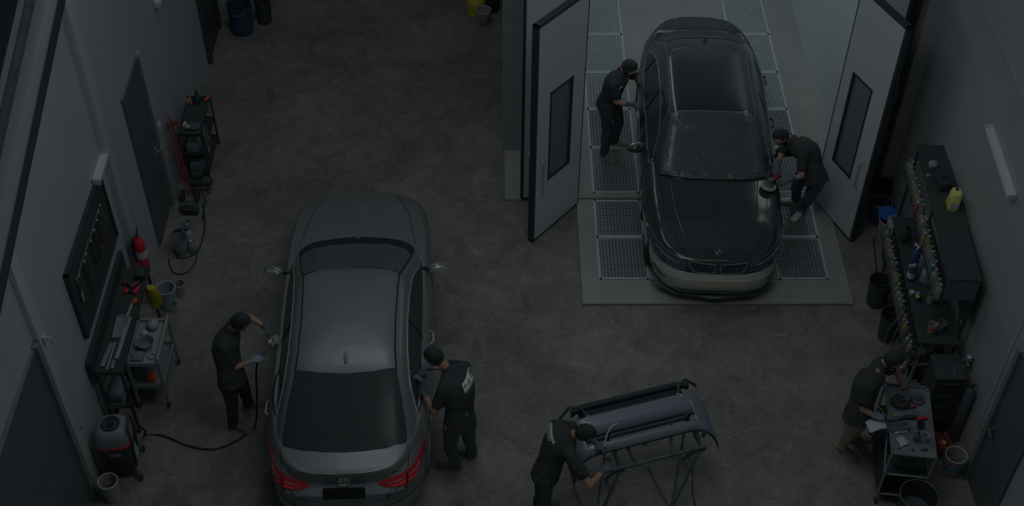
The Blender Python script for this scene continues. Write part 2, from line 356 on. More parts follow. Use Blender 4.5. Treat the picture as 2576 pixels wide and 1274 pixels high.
for i, (a, c2) in enumerate(ys):
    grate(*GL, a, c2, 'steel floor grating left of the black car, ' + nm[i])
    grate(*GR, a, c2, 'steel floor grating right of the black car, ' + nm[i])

# ================================================================== CARS
def interp(tab, x):
    if x <= tab[0][0]: return tab[0][1]
    for (a, fa), (b_, fb) in zip(tab, tab[1:]):
        if x <= b_:
            t = (x-a)/(b_-a); t = t*t*(3-2*t)*.4 + t*.6
            return fa + (fb-fa)*t
    return tab[-1][1]
def outline(w, f, r, nf, nr, N=64, m=None):
    m = (f+r)/2 if m is None else m; pts = []
    for i in range(401):
        th = math.pi*i/400; n = nf if th < math.pi/2 else nr
        x = w*abs(math.sin(th))**(2/n); c = abs(math.cos(th))**(2/n)
        y = m - (m-f)*c if th < math.pi/2 else m + (r-m)*c
        pts.append((x, y))
    d = [0]
    for p, q in zip(pts, pts[1:]): d.append(d[-1]+math.hypot(q[0]-p[0], q[1]-p[1]))
    out = []; j = 0
    for k in range(N+1):
        t = d[-1]*k/N
        while j < 399 and d[j+1] < t: j += 1
        s = (t-d[j])/max(1e-9, d[j+1]-d[j]); out.append((pts[j][0]+(pts[j+1][0]-pts[j][0])*s, pts[j][1]+(pts[j+1][1]-pts[j][1])*s))
    return out
def ring_pts(w, f, r, nf, nr, zf, N=64):
    o = outline(w, f, r, nf, nr, N)
    half = [V((x, y, zf(y, x))) for x, y in o]
    return half + [V((-p.x, p.y, p.z)) for p in half[-2:0:-1]]
def catring(table, K):   # smooth interpolation of ring parameters between the given rows
    out = []
    n = len(table)
    for i in range(n-1):
        p0, p1, p2, p3 = table[max(i-1,0)], table[i], table[i+1], table[min(i+2,n-1)]
        for k in range(K):
            t = k/K
            out.append(tuple(.5*((2*b)+(-a+c)*t+(2*a-5*b+4*c-d)*t*t+(-a+3*b-3*c+d)*t**3) for a, b, c, d in zip(p0, p1, p2, p3)))
    out.append(table[-1]); return out
def surf_hit(bvh, p, d):
    d = d.normalized(); h = bvh.ray_cast(p - d*4, d)
    if h[0] is None:
        h = bvh.find_nearest(p); return h[0], h[1]
    n = h[1]
    if n.dot(d) > 0: n = -n
    return h[0], n
def decal(name, m, bvh, pts, d, parent, off=.004, step=.05, thick=.008, mirror=False, **tags):
    d = V(d).normalized(); pts = [V(p) for p in pts]
    x = d.orthogonal().normalized(); y = d.cross(x)
    bm = bmesh.new(); sets = [(pts, d)]
    for P, dd in sets:
        q = [V((p.dot(x), p.dot(y), 0)) for p in P]
        f = bm.faces.new([bm.verts.new(v) for v in q])
    lo = [min(v.co[i] for v in bm.verts) for i in (0,1)]; hi = [max(v.co[i] for v in bm.verts) for i in (0,1)]
    for i in (0,1):
        n = max(1, int((hi[i]-lo[i])/step))
        for k in range(1, n):
            co = V((0,0,0)); co[i] = lo[i]+(hi[i]-lo[i])*k/n; no = V((0,0,0)); no[i] = 1
            bmesh.ops.bisect_plane(bm, geom=bm.verts[:]+bm.edges[:]+bm.faces[:], plane_co=co, plane_no=no)
    base = sum((p.dot(d) for p in pts), 0.)/len(pts)
    nn = {}
    for v in bm.verts:
        p = x*v.co.x + y*v.co.y + d*base
        h, n = surf_hit(bvh, p, d); v.co = h + n*off; nn[v] = n
    ext = bmesh.ops.extrude_edge_only(bm, edges=[e for e in bm.edges if e.is_boundary])
    src = list(nn.items())
    for v in [g for g in ext['geom'] if isinstance(g, bmesh.types.BMVert)]:
        n = min(src, key=lambda kv: (kv[0].co-v.co).length_squared)[1]; v.co = v.co - n*(off+thick)
    bmesh.ops.triangulate(bm, faces=[f for f in bm.faces if len(f.verts) > 4])
    o = MB(); o.bm.free(); o.bm = bm
    ob = o.build(name, m, parent, angle=50)
    for k, v in tags.items(): ob[k] = v
    return ob
def mir(pts): return [(-p[0], p[1], p[2]) for p in pts][::-1]
def line_on(b, bvh, pts, d, r=.004, off=.0, sub=8):
    P = []
    for a, c in zip(pts, pts[1:]):
        for k in range(sub): P.append(V(a).lerp(V(c), k/sub))
    P.append(V(pts[-1])); Q = []
    for p in P:
        h, n = surf_hit(bvh, p, V(d)); Q.append(h + n*off)
    b.tube(Q, r, 6)
def wheel(parent, x, y, r=.33, w=.19):
    sg = 1 if x > 0 else -1; c = V((x, y, r))
    b = MB(); b.lathe([(r*.66, -w/2), (r*.93, -w/2), (r, -w/2+.025), (r, w/2-.025), (r*.93, w/2), (r*.66, w/2)], c, 40, 'X')
    t = b.build('tyre', 'tyre', parent)
    b = MB(); b.lathe([(r*.62, -.07), (r*.68, -.07), (r*.68, .07), (r*.62, .07)], c, 40, 'X')
    for k in range(5):
        a = 2*math.pi*k/5; p = V((sg*.06, math.cos(a)*r*.62, math.sin(a)*r*.62)); b.bar(c+V((sg*.085, 0, 0)), c+p, .05, .03)
    b.cyl(c+V((sg*.05,0,0)), c+V((sg*.095,0,0)), .055); b.build('rim', 'rim', t)
def mirror(root, sg, x, y, z, m, open_glass=True):
    b = MB()
    def f(c): return V((1, 1, 1 - .25*max(0, c.x*sg)))
    b.ell((sg*(x+.13), y, z+.02), (.125, .062, .062), Matrix.Rotation(sg*R(-14), 3, 'Z'), f=f)
    h = b.build('mirror_housing', m, root)
    b = MB(); b.ell((sg*(x+.14), y+.050, z+.02), (.102, .02, .052), Matrix.Rotation(sg*R(-14), 3, 'Z')); b.build('mirror_glass', 'mirrorg', h)
    b = MB(); b.tube([(sg*(x-.05), y-.03, z-.05), (sg*(x+.05), y-.01, z-.02), (sg*(x+.1), y, z)], [.03, .024, .02], 10); b.build('mirror_arm', 'trim', h)
def car_body(root, m, lower, green, ztop, zsh, wells, nf, nr, L, glass_n=(6, 6)):
    # lower: rows (w, f, r, z, kind) kind 0 = flat height, 1 = follows shoulder line, 2 = follows top line
    bm = bmesh.new(); N = 88
    def zfun(row):
        w_, f, r, z, k1, k2, crown = row
        k0 = 1-k1-k2
        return lambda y, x: k0*z + k1*(zsh(y)+z) + k2*(ztop(y)+z - crown*abs(x/.9)**2)
    mb = MB(); mb.bm.free(); mb.bm = bm
    rows = catring(lower, 3)
    rr = [ring_pts(max(.002, q[0]), q[1], q[2], nf, nr, zfun(q), N) for q in rows]
    mb.rings(rr, cap=True)
    rows = catring(green, 3)
    rr = [ring_pts(max(.002, q[0]), q[1], q[2], *glass_n, (lambda z: (lambda y, x: z))(q[3]), N) for q in rows]
    mb.rings(rr, cap=True)
    bmesh.ops.recalc_face_normals(bm, faces=bm.faces)
    bvh = BVHTree.FromBMesh(bm)
    dele = [f for f in bm.faces if f.calc_center_median().z < .78 and abs(f.calc_center_median().x) > .55 and any(math.hypot(f.calc_center_median().y-wy, f.calc_center_median().z-.33) < .37 for wy in wells)]
    bmesh.ops.delete(bm, geom=dele, context='FACES')
    body = mb.build('body', m, root, angle=42)
    # wheel arches
    for wy in wells:
        for sg in (-1, 1):
            b = MB(); P = []
            for k in range(25):
                a = R(-8 + 196*k/24); p = V((sg*.8, wy+.375*math.cos(a), max(.20, .33+.375*math.sin(a))))
                h, n = surf_hit(bvh, p, V((-sg, 0, 0))); P.append(V((h.x, p.y, p.z)))
            b.tube(P, .018, 8); b.build('wheel_arch', m, root)
            b = MB(); ins = [V((sg*.55, p.y, p.z)) for p in P]; out = [V((p.x-sg*.01, p.y, p.z)) for p in P]
            for i in range(len(P)-1):
                vs = [b.bm.verts.new(q) for q in (ins[i], ins[i+1], out[i+1], out[i])]; b.bm.faces.new(vs)
            vs = [b.bm.verts.new(q) for q in ins]; b.bm.faces.new(vs); b.build('wheel_well', 'gapm', root)
            wheel(root, sg*.735, wy)
    return body, bvh

def make_silver():
    root = thing('sedan_car', 'silver four-door sedan seen from behind, between the two workers with sanders', 'car', (-1.75, 12.43, 0), R(181.97))
    L = 4.83
    ztop = lambda y: interp([(0, .70), (.12, .765), (.5, .87), (1.0, .955), (1.3, .985), (2.5, 1.0), (4.0, 1.08), (4.35, 1.115), (4.62, 1.10), (4.72, 1.085)], y)
    zsh = lambda y: interp([(0, .66), (.5, .78), (1.2, .88), (2.5, .93), (3.8, .98), (4.3, .97), (4.8, .93)], y)
    lower = [(.76, .25, L-.25, .19, 0, 0, 0), (.84, .08, L-.08, .27, 0, 0, 0), (.885, .015, L-.02, .42, 0, 0, 0), (.90, .0, L, .56, 0, 0, 0), (.885, .02, L-.095, -.16, 1, 0, 0),
             (.865, .05, L-.135, -.04, 1, 0, 0), (.835, .085, L-.150, .02, 1, 0, 0), (.79, .13, L-.155, -.005, 0, 1, .06), (.70, .19, L-.165, .0, 0, 1, .05), (.5, .28, L-.20, .0, 0, 1, .04), (.25, .4, L-.28, 0, 0, 1, .03), (0, .5, L-.36, 0, 0, 1, 0)]
    green = [(.80, 1.02, 4.78, .85, 0), (.775, 1.16, 4.62, .97, 0), (.715, 1.50, 4.36, 1.12, 0), (.65, 1.80, 3.98, 1.27, 0), (.605, 1.97, 3.70, 1.355, 0), (.54, 2.08, 3.52, 1.405, 0), (.42, 2.22, 3.3, 1.43, 0), (.2, 2.5, 3.0, 1.445, 0), (0, 2.7, 2.85, 1.448, 0)]
    body, bvh = car_body(root, 'silver', lower, green, ztop, zsh, (.93, 3.76), 5, 4.2, L)
    D = lambda n, m, pts, d, **k: decal(n, m, bvh, pts, d, root, **k)
    view = (0, .70, -.71)
    fr = (0, .72, -.69)
    # local +y is toward the rear; the windscreen is seen from the rear side and above
    def sym(p): return p + [(-x, y, z) for x, y, z in p[::-1] if x > .001]
    D('cowl_panel', 'trim', sym([(0, 1.12, .99), (.30, 1.15, .99), (.52, 1.22, .99), (.68, 1.33, .98), (.66, 1.52, 1.03), (.40, 1.40, 1.02), (0, 1.36, 1.02)]), (0,0,-1), off=.006)
    D('windshield', 'wsglass', sym([(0, 1.32, 1.0), (.35, 1.35, 1.0), (.58, 1.46, 1.02), (.645, 1.56, 1.05), (.60, 1.85, 1.22), (.55, 2.10, 1.37), (.30, 2.03, 1.39), (0, 2.0, 1.4)]), (0,0,-1), off=.010)
    b = MB(); line_on(b, bvh, [(-.68, 1.42, 1), (-.60, 1.9, 1.2), (-.555, 2.13, 1.3), (-.3, 2.065, 1.4), (0, 2.04, 1.4), (.3, 2.065, 1.4), (.555, 2.13, 1.3), (.60, 1.9, 1.2), (.68, 1.42, 1)], (0,0,-1), .011, 0); b.build('windshield_seal', 'trim', root)
    # behind the windscreen: dash top, hints of seats
    D('rear_window', 'glass', sym([(0, 3.60, 1.4), (.30, 3.58, 1.4), (.535, 3.53, 1.38), (.60, 3.9, 1.25), (.645, 4.20, 1.15), (.635, 4.30, 1.12), (.45, 4.37, 1.12), (.2, 4.41, 1.12), (0, 4.42, 1.12)]), (0,0,-1), off=.007)
    for sg in (1, -1):
        roofline = [(sg*.545, 2.13, 1.38), (sg*.53, 2.4, 1.4), (sg*.515, 2.9, 1.4), (sg*.52, 3.3, 1.4), (sg*.535, 3.55, 1.38)]
        b = MB(); line_on(b, bvh, roofline, (0,0,-1), .010, .001, 6); b.build('roof_gutter', 'trim', root)
        sd = (-sg, 0, -.25)
        q = lambda ps: [(sg*.8, y, z) for y, z in ps]
        D('side_window', 'glass', q([(1.72, 1.02), (2.02, 1.19), (2.35, 1.285), (2.74, 1.315), (2.70, .985), (1.74, .965)]), sd, off=.006, step=.06)
        D('side_window', 'glass', q([(2.80, 1.318), (3.15, 1.31), (3.42, 1.27), (3.47, 1.02), (2.77, .99)]), sd, off=.006, step=.06)
        D('side_window', 'glass', q([(3.47, 1.255), (3.62, 1.20), (3.80, 1.06), (3.52, 1.02)]), sd, off=.006, step=.06)
        b = MB(); line_on(b, bvh, q([(1.55, .95), (2.2, .965), (3.0, .985), (3.6, 1.01), (3.88, 1.04)]), sd, .010, .002); line_on(b, bvh, q([(2.77, 1.31), (2.735, .98)]), sd, .014, .003); b.build('window_trim', 'trim', root)
        b = MB(); line_on(b, bvh, q([(1.55, .955), (2.02, 1.205), (2.38, 1.30), (2.8, 1.335), (3.2, 1.325), (3.5, 1.27), (3.65, 1.21), (3.88, 1.04)]), sd, .008, .002); b.build('window_trim', 'chrome', root)
        for yy in (2.55, 3.5):
            b = MB(); h, n = surf_hit(bvh, V((sg*.8, yy, .84)), V((-sg,0,0))); b.tube([h + n*.0, h+n*.035+V((0,.03,0)), h+n*.035+V((0,.17,0)), h+V((0,.2,0))], .012); b.build('door_handle', 'chrome', root)
        b = MB()
        line_on(b, bvh, q([(1.62, .95), (1.60, .60), (1.66, .30)]), (-sg,0,0), .004); line_on(b, bvh, q([(2.75, .98), (2.78, .6), (2.74, .30)]), (-sg,0,0), .004); line_on(b, bvh, q([(3.55, 1.0), (3.68, .75), (3.45, .60)]), (-sg,0,0), .004); b.build('panel_gap', 'gapm', root)
        b = MB(); line_on(b, bvh, [(sg*.46, .22, .8), (sg*.60, .60, .9), (sg*.70, 1.25, .95)], (0,0,-1), .004); b.build('panel_gap', 'gapm', root)
        b = MB(); line_on(b, bvh, [(sg*.655, 4.32, 1.1), (sg*.66, 4.45, 1.1), (sg*.655, 4.56, 1.05), (sg*.60, 4.62, .95)], (0,-.5,-.8), .004); b.build('panel_gap', 'gapm', root)
        mirror(root, sg, .84, 1.68, .98, 'silver')
        # tail lights wrap from the side onto the rear face
        T = [(0.875, 4.22, 0.97), (0.86, 4.328, 0.9805), (0.8, 4.44, 0.9925), (0.74, 4.515, 0.9722), (0.62, 4.58, 0.96), (0.46, 4.64, 0.945), (0.345, 4.67, 0.925), (0.4, 4.7, 0.885), (0.6, 4.69, 0.875), (0.76, 4.61, 0.875), (0.84, 4.505, 0.8703), (0.88, 4.356, 0.881)]
        T = [(sg*x, y, z) for x, y, z in (T if sg > 0 else T[::-1])]; td = (-sg*.35, -.75, -.55)
        tl = D('tail_light', 'tail', T, td, off=.012, step=.03)
        A = [(0.8, 4.463, 0.9371), (0.74, 4.538, 0.9317), (0.66, 4.585, 0.927), (0.66, 4.592, 0.919), (0.745, 4.547, 0.9226), (0.805, 4.473, 0.9289)]
        B2 = [(0.61, 4.62, 0.923), (0.52, 4.652, 0.917), (0.46, 4.668, 0.913), (0.46, 4.674, 0.907), (0.52, 4.66, 0.91), (0.61, 4.628, 0.916)]
        for P, nm, mm, of in ((A, 'light_strip', 'tailclear', .016), (B2, 'light_strip', 'tailclear', .016)):
            P = [(sg*x, y, z) for x, y, z in (P if sg > 0 else P[::-1])]; o = decal(nm, mm, bvh, P, td, tl, off=of, step=.03)
        A = [(0.815, 4.496, 0.9235), (0.75, 4.58, 0.915), (0.655, 4.625, 0.905), (0.655, 4.64, 0.885), (0.77, 4.61, 0.893), (0.835, 4.505, 0.9003)]
        B2 = [(0.62, 4.64, 0.903), (0.52, 4.67, 0.895), (0.46, 4.68, 0.897), (0.46, 4.69, 0.885), (0.53, 4.69, 0.878), (0.625, 4.66, 0.885)]
        for P in (A, B2):
            P = [(sg*x, y, z) for x, y, z in (P if sg > 0 else P[::-1])]; decal('light_strip', 'taillite', bvh, P, td, tl, off=.016, step=.03)
        b = MB(); line_on(b, bvh, [(sg*.64, 4.56, .93), (sg*.635, 4.66, .87), (sg*.60, 4.72, .80)], td, .010, .010); b.build('light_divider', 'gapm', tl)
    rd = (0, -.85, -.53)
    # trunk lip (small spoiler edge), plate recess, plate, emblem, bumper crease
    b = MB(); P = []
    for k in range(31):
        x = -.74+1.48*k/30; h, n = surf_hit(bvh, V((x, 4.60 - .22*(abs(x)/.74)**2.6 + .075, 1.08)), V((0,0,-1))); P.append(h+V((0,0,-.004)))
    b.tube(P, .009, 8); b.build('trunk_lip', 'silver', root)
    D('trunk_panel', 'silverdark', [(-.47, 4.7, .90), (.47, 4.7, .90), (.44, 4.74, .78), (.36, 4.76, .745), (-.36, 4.76, .745), (-.44, 4.74, .78)], rd, off=.006, step=.015)
    h, n = surf_hit(bvh, V((0, 4.74, .865)), V(rd)); MB().box(h+V((0,.016,.008)), (.43, .012, .135), rot=Matrix.Rotation(R(22), 4, 'X'), bevel=.004).build('number_plate', 'noplate', root)
    b = MB()
    h, n = surf_hit(bvh, V((0, 4.68, .975)), V(rd)); n = V((0, .75, .66)); u = V((1,0,0)); v = n.cross(u)
    def oval(rx, ry, rr, o=0., rot=0.): b.tube([h + n*.024 + u*(rx*math.cos(a)) + v*(ry*math.sin(a)+o) for a in [2*math.pi*k/28 for k in range(29)]], rr, 6, cap=False)
    oval(.052, .042, .006); oval(.017, .038, .004); oval(.036, .015, .004, -.012); b.build('emblem', 'chrome', root)
    b = MB(); line_on(b, bvh, [(-.82, 4.60, .66), (-.5, 4.76, .645), (0, 4.82, .64), (.5, 4.76, .645), (.82, 4.60, .66)], (0, -.9, -.3), .006, -.001); line_on(b, bvh, [(-.56, 4.66, .86), (-.50, 4.70, .78), (-.42, 4.76, .745)], rd, .005); line_on(b, bvh, [(.56, 4.66, .86), (.50, 4.70, .78), (.42, 4.76, .745)], rd, .005); b.build('panel_gap', 'gapm', root)
    b = MB()
    for sg in (1,-1):
        line_on(b, bvh, [(sg*.22, 4.7, .80), (sg*.27, 4.7, .80), (sg*.30, 4.7, .815)], rd, .005, .006, 4)
    b.build('plate_light', 'silver', root)
    # shark fin antenna, front lamps and grille (far side)
    h, n = surf_hit(bvh, V((0, 3.4, 1.4)), V((0,0,-1)))
    b = MB(); b.ell(h+V((0,0,.004)), (.028, .085, .018)); b.ell(h+V((0,.02,.018)), (.012, .055, .032)); b.build('roof_antenna', 'steel', root)
    for sg in (1,-1):
        P = [(.50, .14, .64), (.78, .35, .70), (.86, .62, .76), (.86, .45, .64), (.76, .22, .58), (.52, .1, .57)]; P = [(sg*x, y, z) for x, y, z in (P if sg > 0 else P[::-1])]
        D('headlight', 'headlens', P, (-sg*.3, .9, -.35), off=.008)
    D('grille', 'trim', [(-.45, 0, .60), (.45, 0, .60), (.36, 0, .38), (-.36, 0, .38)], (0, 1, -.1), off=.006)
    for sg in (1, -1):  # headrests and dashboard seen through the glass are modelled as a rear shelf speaker grille pair
        pass
    return root, bvh
silver, silver_bvh = make_silver()

def make_black():
    root = thing('sedan_car', 'black sedan with pale masked front bumper, half inside the spray booth', 'car', (2.67, 11.0, 0), R(-2.44))
    L = 4.86
    ztop = lambda y: interp([(0, .71), (.15, .75), (.3, .80), (.7, .885), (1.1, .945), (1.45, .985), (2.5, 1.0), (4.0, 1.05), (4.4, 1.085), (4.70, 1.07), (4.8, 1.05)], y)
    zsh = lambda y: interp([(0, .68), (.5, .76), (1.2, .84), (2.5, .90), (3.8, .95), (4.3, .95), (4.8, .92)], y)
    lower = [(.78, .20, L-.25, .18, 0, 0, 0), (.84, .05, L-.08, .25, 0, 0, 0), (.875, .01, L-.02, .34, 0, 0, 0), (.885, .0, L, .48, 0, 0, 0), (.882, .035, L-.03, -.12, 1, 0, 0),
             (.865, .075, L-.06, -.045, 1, 0, 0), (.835, .115, L-.09, .015, 1, 0, 0), (.78, .165, L-.12, -.005, 0, 1, .05), (.68, .23, L-.15, .0, 0, 1, .05), (.5, .32, L-.20, .0, 0, 1, .04), (.25, .42, L-.28, 0, 0, 1, .03), (0, .5, L-.36, 0, 0, 1, 0)]
    green = [(.81, 1.2, 4.6, .85, 0), (.785, 1.34, 4.50, .97, 0), (.72, 1.62, 4.28, 1.12, 0), (.655, 1.88, 4.02, 1.26, 0), (.605, 2.02, 3.86, 1.35, 0), (.53, 2.12, 3.70, 1.405, 0), (.42, 2.26, 3.5, 1.435, 0), (.2, 2.5, 3.2, 1.45, 0), (0, 2.7, 2.95, 1.453, 0)]
    body, bvh = car_body(root, 'blackcar', lower, green, ztop, zsh, (.90, 3.82), 4.2, 3.6, L, (5.5, 4.5))
    D = lambda n, m, pts, d, **k: decal(n, m, bvh, pts, d, root, **k)
    def sym(p): return p + [(-x, y, z) for x, y, z in p[::-1] if x > .001]
    D('windshield', 'wsglass', sym([(0, 1.40, 1.0), (.35, 1.43, 1.0), (.60, 1.52, 1.02), (.675, 1.60, 1.03), (.60, 1.9, 1.25), (.53, 2.14, 1.37), (.3, 2.10, 1.39), (0, 2.08, 1.4)]), (0,0,-1), off=.006)
    D('roof_panel', 'trim', sym([(0, 2.16, 1.4), (.30, 2.18, 1.4), (.47, 2.22, 1.38), (.475, 2.8, 1.4), (.48, 3.42, 1.4), (.3, 3.48, 1.4), (0, 3.52, 1.4)]), (0,0,-1), off=.004)
    D('rear_window', 'glass', sym([(0, 3.80, 1.4), (.30, 3.78, 1.4), (.52, 3.72, 1.36), (.62, 4.10, 1.15), (.60, 4.26, 1.12), (.35, 4.36, 1.1), (0, 4.38, 1.1)]), (0,0,-1), off=.006)
    for sg in (1, -1):
        q = lambda ps: [(sg*.8, y, z) for y, z in ps]
        sd = (-sg, 0, -.25)
        D('side_window', 'glass', q([(1.78, 1.0), (2.05, 1.17), (2.35, 1.27), (2.72, 1.305), (2.70, .955), (1.76, .94)]), sd, off=.006, step=.06)
        D('side_window', 'glass', q([(2.79, 1.305), (3.15, 1.30), (3.47, 1.25), (3.50, .985), (2.77, .96)]), sd, off=.006, step=.06)
        D('side_window', 'glass', q([(3.54, 1.23), (3.72, 1.16), (3.92, 1.02), (3.56, .99)]), sd, off=.006, step=.06)
        b = MB(); line_on(b, bvh, q([(2.745, 1.31), (2.735, .96)]), sd, .016, .002); line_on(b, bvh, q([(3.51, 1.26), (3.53, .985)]), sd, .010, .003); b.build('window_pillar', 'trim', root)
        b = MB(); line_on(b, bvh, q([(1.66, .935), (2.04, 1.20), (2.36, 1.295), (2.8, 1.33), (3.2, 1.322), (3.52, 1.265), (3.78, 1.16), (3.98, 1.025), (3.5, .97), (2.8, .945), (1.66, .928)]), sd, .008, .004); b.build('window_trim', 'headin', root)
        b = MB(); line_on(b, bvh, [(sg*.56, 2.16, 1.38), (sg*.535, 2.5, 1.4), (sg*.53, 3.0, 1.4), (sg*.535, 3.5, 1.4), (sg*.55, 3.75, 1.38)], (0,0,-1), .008, 0); b.build('roof_gutter', 'dullsteel', root)
        for yy in (2.58, 3.5):
            b = MB(); h, n = surf_hit(bvh, V((sg*.8, yy, .82)), V((-sg,0,0))); b.tube([h, h+n*.032+V((0,.03,0)), h+n*.032+V((0,.17,0)), h+V((0,.2,0))], .012); b.build('door_handle', 'blackcar', root)
        b = MB()
        line_on(b, bvh, q([(1.66, .92), (1.64, .58), (1.70, .30)]), (-sg,0,0), .004); line_on(b, bvh, q([(2.78, .95), (2.80, .6), (2.76, .30)]), (-sg,0,0), .004); b.build('panel_gap', 'gapm', root)
        b = MB(); line_on(b, bvh, [(sg*.69, 1.50, .98), (sg*.63, .80, .9), (sg*.50, .42, .82), (sg*.37, .17, .74)], (0,.3,-1), .0045, .001); b.build('panel_gap', 'gapm', root)
        b = MB(); line_on(b, bvh, [(sg*.56, 1.35, .98), (sg*.50, .80, .9), (sg*.40, .40, .82)], (0,.3,-1), .006, .0); b.build('hood_crease', 'blackcar', root)
        mirror(root, sg, .83, 1.90, .96, 'blackcar')
        H = [(.81, .74, .76), (.74, .48, .745), (.62, .30, .73), (.47, .20, .715), (.385, .15, .69), (.39, .10, .615), (.55, .13, .615), (.70, .22, .63), (.80, .36, .66), (.85, .60, .72)]
        H = [(sg*x, y, z) for x, y, z in (H if sg > 0 else H[::-1])]; hd = (-sg*.3, .75, -.55)
        b = MB(); line_on(b, bvh, H+[H[0]], hd, .006, .010, 4); b.build('headlight_edge', 'dullsteel', root)
        b = MB(); line_on(b, bvh, [(sg*.76, .42, .715), (sg*.62, .24, .69), (sg*.46, .15, .665)], hd, .008, .014, 5); b.build('headlight_strip', 'headin', root)
        hl = D('headlight', 'headlens', H, hd, off=.010, step=.03)
        for cx, cy, cz in ((.56, .17, .645), (.71, .28, .66)):
            b = MB(); h, n = surf_hit(bvh, V((sg*cx, cy, cz)), V(hd)); n = n.normalized(); u = n.orthogonal().normalized(); v = n.cross(u)
            b.tube([h + n*.014 + u*(.040*math.cos(a)) + v*(.040*math.sin(a)) for a in [2*math.pi*k/24 for k in range(25)]], .005, 6, cap=False); b.build('lamp_ring', 'headin', hl)
        # kidney grille: surround and slats
        K = [(.03, .09, .70), (.20, .11, .705), (.355, .15, .70), (.34, .12, .635), (.28, .07, .60), (.07, .04, .60), (.035, .04, .63)]
        K = [(sg*x, y, z) for x, y, z in (K if sg > 0 else K[::-1])]
        gr = D('grille', 'trim', K, (0, .8, -.6), off=.008, step=.03)
        b = MB(); line_on(b, bvh, K+[K[0]], (0, .8, -.6), .007, .012, 4); b.build('grille_surround', 'headin', gr)
        b = MB()
        for k in range(9):
            x = sg*(.06+.032*k); line_on(b, bvh, [(x, .09, .695), (x, .05, .61)], (0, .8, -.6), .0035, .012, 4)
        b.build('grille_slats', 'dullsteel', gr)
        T = [(.86, 4.40, .93), (.80, 4.62, .93), (.60, 4.80, .92), (.60, 4.82, .80), (.82, 4.70, .80), (.88, 4.45, .82)]; T = [(sg*x, y, z) for x, y, z in (T if sg > 0 else T[::-1])]
        D('tail_light', 'tail', T, (-sg*.6, -.8, -.1), off=.008)
    # masked lower front: pale bumper
    top = [(-.885, .75, .70), (-.86, .50, .66), (-.80, .33, .60), (-.62, .14, .60), (-.40, .08, .595), (-.34, .06, .590), (0, .03, .585), (.34, .06, .590), (.40, .08, .595), (.62, .14, .60), (.80, .33, .60), (.86, .50, .66), (.885, .75, .70)]
    low = [(.885, .75, .30), (.80, .2, .22), (.5, .05, .205), (0, 0, .20), (-.5, .05, .205), (-.80, .2, .22), (-.885, .75, .30)]
    bc = D('bumper_cover', 'primer', top+low, (0, 1, -.02), off=.006, step=.04)
    P = [(-.215, 0, .50), (.215, 0, .50), (.215, 0, .40), (-.215, 0, .40)]
    decal('plate_mask', 'primer2', bvh, P, (0, 1, -.1), bc, off=.012)
    P = [(-.52, .1, .335), (-.3, .05, .35), (.3, .05, .35), (.52, .1, .335), (.42, .05, .275), (-.42, .05, .275)]
    decal('lower_grille', 'dullsteel', bvh, P, (0, 1, -.1), bc, off=.010)
    for sg in (1, -1):
        P = [(.60, .15, .45), (.74, .2, .47), (.76, .22, .40), (.66, .15, .37)]; P = [(sg*x, y, z) for x, y, z in (P if sg < 0 else P[::-1])]
        decal('fog_lamp_recess', 'dullsteel', bvh, P, (0, 1, -.1), bc, off=.010)
    b = MB(); line_on(b, bvh, [(-.80, .3, .50), (-.5, .08, .50), (0, .0, .515), (.5, .08, .50), (.80, .3, .50)], (0, 1, -.1), .008, .004); line_on(b, bvh, [(-.80, .3, .27), (-.5, .08, .24), (0, 0, .235), (.5, .08, .24), (.80, .3, .27)], (0, 1, -.1), .014, .008); b.build('bumper_crease', 'primer', bc)
    b = MB(); b.rings([[V((s*.78, .30, z)), V((s*.5, .10+dy, z)), V((0, .02+dy, z)), V((-s*.5, .10+dy, z)), V((-s*.78, .30, z)), V((-s*.5, .4, z)), V((0, .4, z)), V((s*.5, .4, z))] for s, z, dy in ((1, .16, 0), (1, .175, .0), (1, .19, .02))]); b.build('front_splitter', 'dullsteel', root)
    b = MB(); h, n = surf_hit(bvh, V((0, .235, .78)), V((0, .6, -.8))); n = V((0, -.45, .9)).normalized(); u = V((1,0,0)); v = n.cross(u)
    b.tube([h + n*.006 + u*(.038*math.cos(a)) + v*(.038*math.sin(a)) for a in [2*math.pi*k/24 for k in range(25)]], .006, 6, cap=False)
    b.ell(h+n*.005, (.034, .034, .006), n.to_track_quat('Z', 'Y').to_matrix()); em = b.build('emblem', 'trim', root)
    b = MB()
    for s in (1, -1):
        pts = [h + n*.012] + [h + n*.012 + u*(s*.032*math.cos(a)) + v*(s*.032*math.sin(a)) for a in [math.pi/2*k/6 for k in range(7)]]
        b.prism(pts, n*.003)
    b.tube([h + n*.008 + u*(.038*math.cos(a)) + v*(.038*math.sin(a)) for a in [2*math.pi*k/24 for k in range(25)]], .005, 6, cap=False)
    b.build('emblem_badge', 'headin', em)
    h, n = surf_hit(bvh, V((0, 3.66, 1.4)), V((0,0,-1)))
    b = MB(); b.ell(h+V((0,0,.004)), (.03, .09, .016)); b.ell(h+V((0,.02,.02)), (.011, .055, .038)); b.build('roof_antenna', 'trim', root)
    b = MB(); line_on(b, bvh, sym([(0, 4.42, 1.09), (.40, 4.38, 1.08), (.62, 4.3, 1.08)])+[(0, 4.42, 1.09)], (0,0,-1), .004); b.build('panel_gap', 'gapm', root)
    for sg in (1, -1):
        b = MB(); h, n = surf_hit(bvh, V((sg*.28, 1.42, 1.0)), V((0,0,-1))); b.bar(h+V((0,-.02,.012)), h+V((sg*-.22, .06, .03)), .016, .01); b.bar(h+V((sg*.2,.0,.012)), h+V((sg*-.30, .05, .035)), .01, .008); b.build('wiper', 'trim', root)
    return root, bvh
black, black_bvh = make_black()
